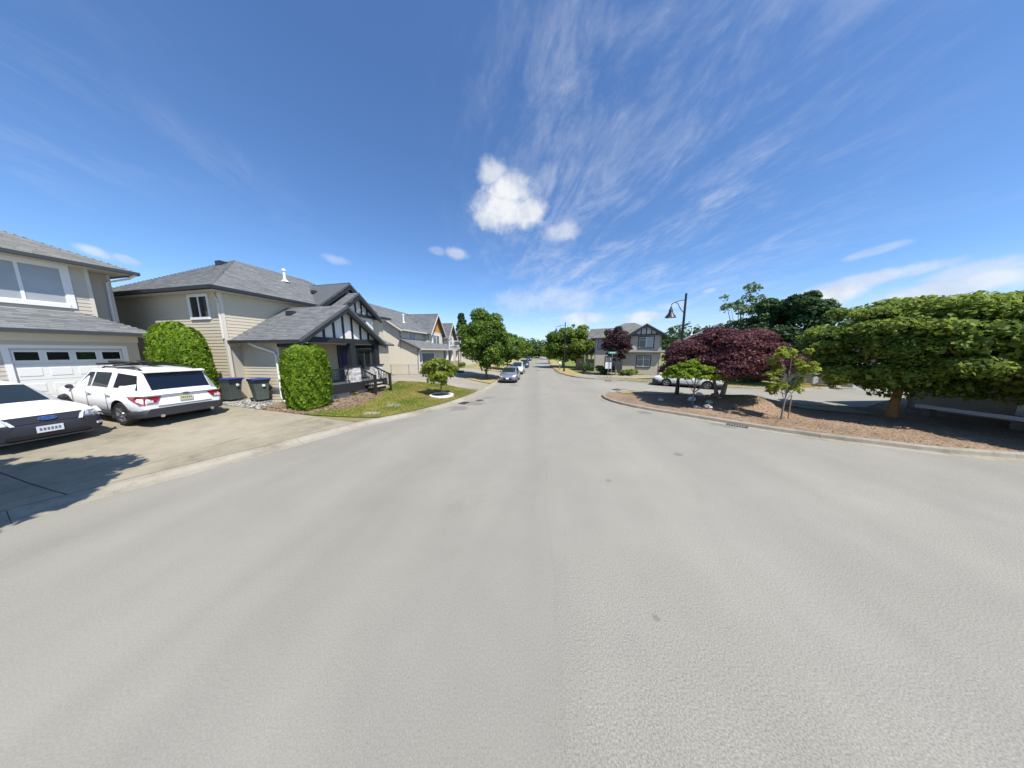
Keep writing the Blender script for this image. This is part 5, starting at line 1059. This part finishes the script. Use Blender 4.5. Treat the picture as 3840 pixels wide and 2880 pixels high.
# white estate car nose-out beside it
sed_body = [(2.46, .55, .36, .70), (2.40, .74, .32, .78), (2.22, .86, .30, .84), (1.9, .915, .30, .89), (1.4, .935, .30, .94), (.9, .945, .30, .98), (0, .95, .30, .99), (-1.2, .95, .30, 1.0), (-2.0, .93, .32, 1.0), (-2.4, .87, .36, .98), (-2.5, .8, .42, .9)]
sed_up = [(1.25, .83, .90, .97), (.35, .86, .93, 1.44), (-.5, .87, .93, 1.50), (-1.6, .86, .93, 1.46), (-2.0, .83, .93, 1.38), (-2.4, .80, .93, 1.02)]
sed_low = [(2.54, .50, .24, .58), (2.50, .72, .20, .62), (2.36, .87, .18, .63), (2.1, .935, .18, .60), (1.95, .94, .18, .48), (1.2, .95, .18, .34), (-1.5, .95, .18, .34), (-2.2, .95, .18, .5), (-2.55, .8, .22, .55)]
def sed_extra(t):
    obj('grille', MB().prism([(2.43, -.54, .80), (2.43, .54, .80), (2.50, .46, .62), (2.50, -.46, .62)], (.03, 0, .0)), 'bumper_slate', t)
    for sg in (-1, 1): obj('grille_surround', MB().prism([(2.44, sg * .50, .79), (2.44, sg * .56, .81), (2.53, sg * .48, .60), (2.53, sg * .42, .60)], (.02, 0, 0)), 'lamp_clear', t)
    for sg in (-1, 1):
        h = obj('headlight', MB().prism([(2.45, sg * .56, .66), (2.36, sg * .86, .68), (2.14, sg * .905, .80), (2.26, sg * .82, .845), (2.42, sg * .58, .80)], (.02, sg * .015, .01)), 'lamp_clear', t)
        obj('lamp_bowl', MB().prism([(2.455, sg * .62, .69), (2.40, sg * .74, .70), (2.39, sg * .73, .78), (2.43, sg * .62, .78)], (.024, sg * .016, .012)), 'chrome', h)
        obj('fog_lamp', MB().prism([(2.50, sg * .70, .36), (2.44, sg * .80, .36), (2.44, sg * .80, .42), (2.50, sg * .70, .42)], (.02, sg * .02, 0)), 'lamp_clear', t)
        obj('side_marker', MB().box(2.12, 2.28, sg * .925 - .012, sg * .925 + .012, .55, .59), 'lamp_clear', t)
    obj('air_intake', MB().box(2.50, 2.556, -.55, .55, .25, .33), 'black_gloss', t); obj('front_lip', MB().box(2.40, 2.56, -.62, .62, .175, .205), 'plastic_dark', t)
    plate(t, 'number_plate', 2.552, .44, 'plate_white', .36, .17); badge(t, 2.515, .72, 1, 1.1, R(-18))
SD = Vector((-15.05, 6.3))
car('estate_car', 'white estate car with dark slate bumper parked nose out in the driveway', (SD.x, SD.y, zl(SD.x, SD.y) + .02), -R(4), sed_body, sed_up, 'paint_white', (.33, 1.52, -1.38, .22), low=sed_low, low_mat='bumper_slate', glassm='glass_car', side=[([(1.0, .2), (.1, .2), (.1, .80), (.35, .80)], 'glass_car'), ([(0, .2), (-1.0, .2), (-1.0, .8), (0, .8)], 'glass_car'), ([(-1.1, .2), (-1.9, .2), (-1.75, .78), (-1.1, .8)], 'glass_car')], extra=sed_extra, pitch=R(3.2))
# small cars along the kerb
hb_body = [(2.02, .55, .34, .66), (1.95, .72, .30, .74), (1.75, .83, .28, .84), (1.3, .865, .28, .94), (.8, .875, .28, .98), (-.6, .88, .28, .99), (-1.5, .87, .30, .99), (-1.85, .82, .32, .96), (-1.96, .74, .36, .86)]
hb_up = [(1.10, .77, .90, .97), (.30, .80, .92, 1.42), (-.4, .81, .92, 1.48), (-1.2, .79, .92, 1.44), (-1.55, .77, .92, 1.36), (-1.86, .73, .92, .99)]
hb_low = [(2.07, .5, .22, .40), (2.02, .72, .18, .42), (1.85, .84, .17, .42), (1.2, .885, .17, .32), (-1.3, .885, .17, .32), (-1.8, .84, .18, .42), (-2.0, .72, .22, .44)]
hb_side = [([(.85, .2), (.0, .2), (.0, .8), (.32, .8)], 'glass_car'), ([(-.08, .2), (-.95, .2), (-.95, .8), (-.08, .8)], 'glass_car'), ([(-1.03, .22), (-1.5, .24), (-1.4, .76), (-1.03, .8)], 'glass_car')]
def hb_extra(t):
    obj('grille', MB().prism([(2.03, -.42, .52), (2.03, .42, .52), (2.06, .34, .34), (2.06, -.34, .34)], (.02, 0, 0)), 'black_gloss', t)
    for sg in (-1, 1):
        obj('headlight', MB().prism([(2.02, sg * .46, .60), (1.92, sg * .74, .62), (1.66, sg * .835, .80), (1.82, sg * .72, .80), (1.98, sg * .50, .70)], (.02, sg * .015, .012)), 'lamp_clear', t)
        obj('tail_light', MB().prism([(-1.97, sg * .56, .74), (-1.90, sg * .80, .74), (-1.84, sg * .82, .92), (-1.93, sg * .58, .92)], (-.02, sg * .015, 0)), 'lamp_red', t)
        obj('fog_lamp', MB().prism([(2.04, sg * .60, .30), (1.98, sg * .72, .30), (1.98, sg * .72, .38), (2.04, sg * .60, .38)], (.02, sg * .015, 0)), 'chrome', t)
    plate(t, 'number_plate', 2.085, .47, 'plate_white', ink=False); plate(t, 'number_plate', -1.985, .62, 'plate_white', sgn=-1, ink=False)
hd = math.atan2(-.99, -.12)
car('hatchback', 'silver grey hatchback parked at the kerb facing up the street', (-.50, 24.45, 0), hd, hb_body, hb_up, 'paint_silver', (.31, 1.28, -1.22, .2), low=hb_low, side=hb_side, extra=hb_extra, group='cars parked along the left kerb')
car('parked_car', 'pale blue white car parked behind the silver hatchback', (.40, 33.2, 0), hd, hb_body, [(a, b, c, d + (.18 if d > 1.1 else 0)) for a, b, c, d in hb_up], 'paint_pale', (.34, 1.28, -1.22, .2), low=hb_low, side=hb_side, extra=hb_extra, group='cars parked along the left kerb')
car('parked_car', 'dark blue car last in the row along the left kerb', (1.75, 45.6, 0), hd, hb_body, hb_up, 'paint_blue', (.32, 1.28, -1.22, .2), low=hb_low, side=hb_side, extra=hb_extra, group='cars parked along the left kerb')
car('parked_car', 'dark car parked under the trees where the street ends', (4.6, 80, 0), hd, hb_body, hb_up, 'paint_darkblue', (.32, 1.28, -1.22, .2), low=hb_low, side=hb_side, extra=hb_extra)
car('parked_car', 'white car parked across the side street behind the weeping tree', (14.9, 20.35, 0), math.atan2(.60, -.80), [(a, b, c, d - .02) for a, b, c, d in sed_body], sed_up, 'paint_white', (.33, 1.42, -1.38, .22), low=sed_low, low_mat='plastic_dark', side=[([(1.0, .2), (.1, .2), (.1, .80), (.35, .80)], 'glass_car'), ([(0, .2), (-1.0, .2), (-1.0, .8), (0, .8)], 'glass_car')])

# ---------------------------------------------------------------- street furniture and small things
def wheelie_bin(label, loc, rz):
    t = thing('wheelie_bin', label, 'bin', loc, rz, 'wheelie bins beside the wall')
    V = []
    for (w, d, z) in ((.40, .42, .10), (.46, .50, .5), (.56, .62, .95), (.60, .66, .96), (.60, .66, 1.02)):
        for (a, b) in ((-1, -1), (1, -1), (1, 1), (-1, 1)): V.append((a * w / 2, b * d / 2 + (z - .1) * .06, z))
    F = [(3, 2, 1, 0), (16, 17, 18, 19)] + [(4 * i + j, 4 * i + (j + 1) % 4, 4 * i + 4 + (j + 1) % 4, 4 * i + 4 + j) for i in range(4) for j in range(4)]
    obj('bin_body', MB().add(V, F), 'bin_green', t, bevel=.03)
    obj('lid', MB().prism([(-.32, -.36, 1.03), (.32, -.36, 1.03), (.32, -.34, 1.07), (.29, .1, 1.13), (.29, .36, 1.10), (-.29, .36, 1.10), (-.29, .1, 1.13), (-.32, -.34, 1.07)][:0] or [(-.32, -.36, 1.025), (.32, -.36, 1.025), (.32, .38, 1.025), (-.32, .38, 1.025)], (0, 0, .07)), 'bin_blue', t, bevel=.03)
    obj('handle_bar', MB().tube([(-.24, .42, .98), (.24, .42, .98)], .018, 8), 'bin_green', t)
    for s in (-1, 1): obj('wheel', MB().lathe([(0, -.03), (.10, -.03), (.11, 0), (.10, .03), (0, .03)], 16, (s * .25, .22, .11), 'x'), 'rubber', t)
    obj('label_disc', MB().lathe([(0, -.004), (.06, -.004), (.06, .004), (0, .004)], 14, (.05, -.305, .78), 'y'), 'sign_white', t)
    return t
wheelie_bin('green wheelie bin with blue lid close behind the suv', (-13.35, 10.95, zl(-13.35, 10.95) + .02), RZ + R(8) )
wheelie_bin('green wheelie bin with blue lid next to the downpipe', (-12.15, 11.1, zl(-12.15, 11.1) + .02), RZ - R(14))
def lamp_post(label, loc, rz, h, arm=1.15):
    t = thing('street_lamp', label, 'street lamp', loc, rz, 'black street lamps')
    obj('pole', MB().lathe([(0, -.05), (.16, -.05), (.16, .05), (.13, .12), (.115, .5), (.10, .9), (.085, 1.0), (.075, h * .6), (.06, h - .05), (.065, h), (0, h + .02)], 14), 'lamp_black', t, smooth=True)
    ar = obj('arm', MB().tube([(0, 0, h - .38), (-arm * .5, 0, h - .46), (-arm * .88, 0, h - .58), (-arm, 0, h - .68), (-arm, 0, h - .88)], .028, 8), 'lamp_black', t)
    obj('brace', MB().tube([(0, 0, h - 1.25), (-arm * .28, 0, h - 1.0), (-arm * .55, 0, h - .62), (-arm * .75, 0, h - .54)], .022, 8), 'lamp_black', t)
    sh = obj('lamp_shade', MB().lathe([(0, -.80), (.05, -.82), (.07, -.95), (.11, -1.0), (.12, -1.16), (.16, -1.24), (.30, -1.44), (.33, -1.50), (.30, -1.50), (.14, -1.26), (0, -1.24)], 18, (-arm, 0, h)), 'lamp_black', t, smooth=True)
    obj('lens', MB().lathe([(0, -1.50), (.15, -1.48), (.24, -1.44)], 14, (-arm, 0, h)), 'lamp_clear', sh)
    return t
lamp_post('tall black street lamp with bell shade beside the red maple', (10.95, 15.75, .1), R(-4), 6.6, .85)
lamp_post('black street lamp far off in front of the rounded street trees', (7.15, 34.5, .15), R(4), 7.0, 1.3)
s = thing('street_sign', 'small green street name sign on a slim post beside the plum tree', 'sign', (10.4, 25.5, .12), R(-20))
obj('pole', MB().tube([(0, 0, -.1), (0, 0, 2.65)], .03, 8), 'galv', s); bl = obj('name_blade', MB().box(-.42, .42, -.012, .012, 2.66, 2.90), 'sign_green', s)
obj('lettering', MB().box(-.26, -.10, -.018, -.012, 2.73, 2.83).box(-.06, .12, -.018, -.012, 2.73, 2.83).box(.16, .28, -.018, -.012, 2.73, 2.83), 'sign_white', bl)
s = thing('road_sign', 'pale back of a square road sign beside the green street sign', 'sign', (10.15, 25.75, .12), R(-18)); obj('pole', MB().tube([(0, 0, -.1), (0, 0, 1.75)], .028, 8), 'galv', s); obj('sign_plate', MB().box(-.32, .32, -.01, .01, 1.05, 1.75), 'sign_white', s)
s = thing('post_box', 'small white letter box on the verge by the far lamp', 'letter box', (6.9, 36.6, .12)); obj('post', MB().box(-.05, .05, -.05, .05, 0, 1.0), 'stake', s); obj('letter_box', MB().box(-.2, .2, -.25, .25, 1.0, 1.35), 'sign_white', s, bevel=.05)
# chain-link fence in front of the cream house
fa0 = Vector((-14.2, 23.6)); fb0 = Vector((-9.0, 23.9)); fz = .62
fe = thing('chain_link_fence', 'low galvanised chain-link fence in front of the cream gable wall', 'fence', (0, 0, 0))
L = (fb0 - fa0).length
for i in range(4): p = fa0.lerp(fb0, i / 3); obj('post', MB().tube([(p.x, p.y, fz - .2), (p.x, p.y, fz + 1.12)], .03, 8), 'galv', fe)
for z in (1.08, .08): obj('rail', MB().tube([(fa0.x, fa0.y, fz + z), (fb0.x, fb0.y, fz + z)], .018, 6), 'galv', fe)
wm = MB(); n = 58
for i in range(-10, n):
    for sg in (1, -1):
        a = i / n; b = a + 10 / n; za, zb_ = .08, 1.06
        if a < 0: za = .08 + .98 * (-a) / (b - a); a = 0
        if b > 1: zb_ = za + (1.06 - za) * (1 - a) / (b - a); b = 1
        if a >= b: continue
        if sg < 0: za, zb_ = 1.14 - za, 1.14 - zb_
        p, q = fa0.lerp(fb0, a), fa0.lerp(fb0, b); wm.bar((p.x, p.y, fz + za), (q.x, q.y, fz + zb_), .005, .005)
obj('wire_mesh', wm, 'galv', fe, 'stuff')
# basketball hoop on the neighbour's driveway
hp = thing('basketball_hoop', 'portable basketball hoop with clear backboard on the cream house driveway', 'basketball hoop', (-6.6, 27.6, zl(-6.6, 27.6) + .03), RZ3 - math.pi / 2)
obj('pole', MB().tube([(0, 0, 0), (0, 0, 2.6), (-.25, -.3, 3.0)], .05, 8), 'lamp_black', hp); obj('base', MB().box(-.45, .45, -.1, .6, 0, .18), 'lamp_black', hp, bevel=.05)
bb = obj('backboard_frame', MB().box(-.95, .45, -.36, -.33, 2.75, 2.82).box(-.95, .45, -.36, -.33, 3.55, 3.62).box(-.95, -.88, -.36, -.33, 2.82, 3.55).box(.38, .45, -.36, -.33, 2.82, 3.55), 'sign_white', hp); obj('backboard_target', MB().box(-.5, .0, -.37, -.36, 2.95, 3.0).box(-.5, -.45, -.37, -.36, 3.0, 3.3).box(-.05, .0, -.37, -.36, 3.0, 3.3).box(-.5, .0, -.37, -.36, 3.3, 3.35), 'plate_ink', bb)
obj('hoop', MB().tube([(-.25 + .22 * math.cos(a * .449), -.62 + .22 * math.sin(a * .449), 2.9) for a in range(15)], .012, 6), 'lamp_red', hp)
# bins by the cream garage
for i, (x, y) in enumerate([(-9.3, 24.6), (-8.5, 24.9)]):
    b = wheelie_bin(['dark bin standing before the grey garage door', 'pale bin standing before the grey garage door'][i], (x, y, zl(x, y)), RZ3)
    b['group'] = 'bins before the grey garage'
    if i: 
        for c in b.children:
            if c.name.startswith('lid'): c.data.materials[0] = MAT['sign_white']
# wooden fence by the right hand street trees, board by board
wf = thing('wooden_fence', 'brown board fence beside the far right street trees', 'fence', (0, 0, 0)); p0, p1 = Vector((9.6, 37.2)), Vector((13.6, 33.4)); n = 26; ang = math.atan2((p1 - p0).y, (p1 - p0).x)
bm_ = MB().box(0, .2, -.012, .012, 0, 1.75).mesh('board'); bm_.materials.append(MAT['fence_wood'])
for i in range(n):
    p = p0.lerp(p1, i / n); o = bpy.data.objects.new('board', bm_); COL.objects.link(o); o.parent = wf; o.location = (p.x, p.y, .15 + random.uniform(-.02, .02)); o.rotation_euler = (0, 0, ang)
for z in (.5, 1.5): obj('rail', MB().bar((p0.x, p0.y + .04, z), (p1.x, p1.y + .04, z), .05, .09), 'fence_wood', wf)
# stones, covers, bench
def rock(label, loc, s, seed, mat='rock', group=None):
    r = random.Random(seed); bm = bmesh.new(); bmesh.ops.create_icosphere(bm, subdivisions=2, radius=1)
    for v in bm.verts: k = 1 + r.uniform(-.16, .16); v.co = Vector((v.co.x * k * s, v.co.y * k * s * r.uniform(.8, .9), v.co.z * k * s * .62))
    me = bpy.data.meshes.new('rock'); bm.to_mesh(me); bm.free(); o = obj('rock', me, mat); o.location = loc; o.rotation_euler = (0, 0, r.uniform(0, 6)); tag(o, label, 'rock', group); return o
RK = [(8.6, 13.7, .17, 'rock', 'single pale rock on the bare end of the mulch bed'), (9.0, 12.6, .14, 'rock_dark', 'small dark rock left of the weeping tree trunk'), (9.3, 11.85, .15, 'rock', 'pale flat rock in front of the weeping tree trunk'), (9.75, 11.7, .2, 'rock', 'wide pale rock before the weeping tree'), (10.3, 12.3, .16, 'rock', 'rounded rock between the weeping tree and the red maple'), (10.0, 13.1, .22, 'sign_white', 'white painted stone behind the weeping tree'), (11.0, 13.9, .2, 'sign_white', 'white stone against the red maple trunk'), (11.2, 13.0, .24, 'rock_dark', 'dark stone at the foot of the red maple')]
for i, (x, y, s_, m_, lb) in enumerate(RK): rock(lb, (x, y, zi(x, y) + s_ * .25), s_, i, m_)
bz = zi(18.4, 9.6)
bn = thing('bench', 'low pale slab bench in the shade under the big green trees', 'bench', (18.75, 9.45, bz), math.atan2(-.97, .05))
obj('seat', MB().box(-1.25, 1.25, -.2, .2, .34, .50), 'ledge', bn, bevel=.015)
for x in (-.95, .95): obj('leg', MB().box(x - .1, x + .1, -.16, .16, -.1, .34), 'rock_dark', bn)
def cover(name, label, poly, zf_, mat, off=.03, h=.02, cat='cover', bars_=0):
    o = drape(name, poly, zf_, off + h, mat, .3, None, None, h + .05); tag(o, label, cat)
    return o
cover('meter_cover', 'pale oblong utility cover set in the front lawn', [(-7.0, 10.55), (-6.35, 10.62), (-6.42, 11.0), (-7.05, 10.92)], zl, 'cover_grey', .02)
cover('meter_cover', 'worn grey utility cover further up the front lawn', [(-6.7, 11.9), (-6.1, 12.0), (-6.2, 12.5), (-6.8, 12.4)], zl, 'cover_grey', .015, .01)
dz = lambda x, y: 0
def drain(label, c, a):
    t = thing('storm_drain', label, 'drain', (c[0], c[1], .013), a); obj('drain_frame', MB().box(-.32, .32, -.22, -.18, 0, .012).box(-.32, .32, .18, .22, 0, .012).box(-.32, -.28, -.18, .18, 0, .012).box(.28, .32, -.18, .18, 0, .012), 'cover_iron', t)
    for i in range(7): obj('bar', MB().box(-.26 + i * .08, -.22 + i * .08, -.18, .18, 0, .01), 'cover_iron', t)
drain('iron storm drain in the gutter beside the lawn corner', (-3.0, 13.6), R(70)); drain('iron storm drain in the gutter beside the mulch bed', (9.1, 9.35), R(-48)); drain('iron storm drain near the far corner of the side street', (9.6, 24.3), R(-35))
def manhole(label, c, r_=.34):
    t = thing('manhole', label, 'manhole', (c[0], c[1], .004)); obj('manhole_ring', MB().lathe([(r_, 0), (r_, .008), (r_ + .06, .008), (r_ + .06, 0)], 24), 'cover_grey', t); obj('manhole_lid', MB().lathe([(0, .006), (r_, .006), (r_, 0)], 24), 'cover_iron', t)
manhole('round iron manhole lid by the far end of the lawn', (-2.2, 14.4), .26)
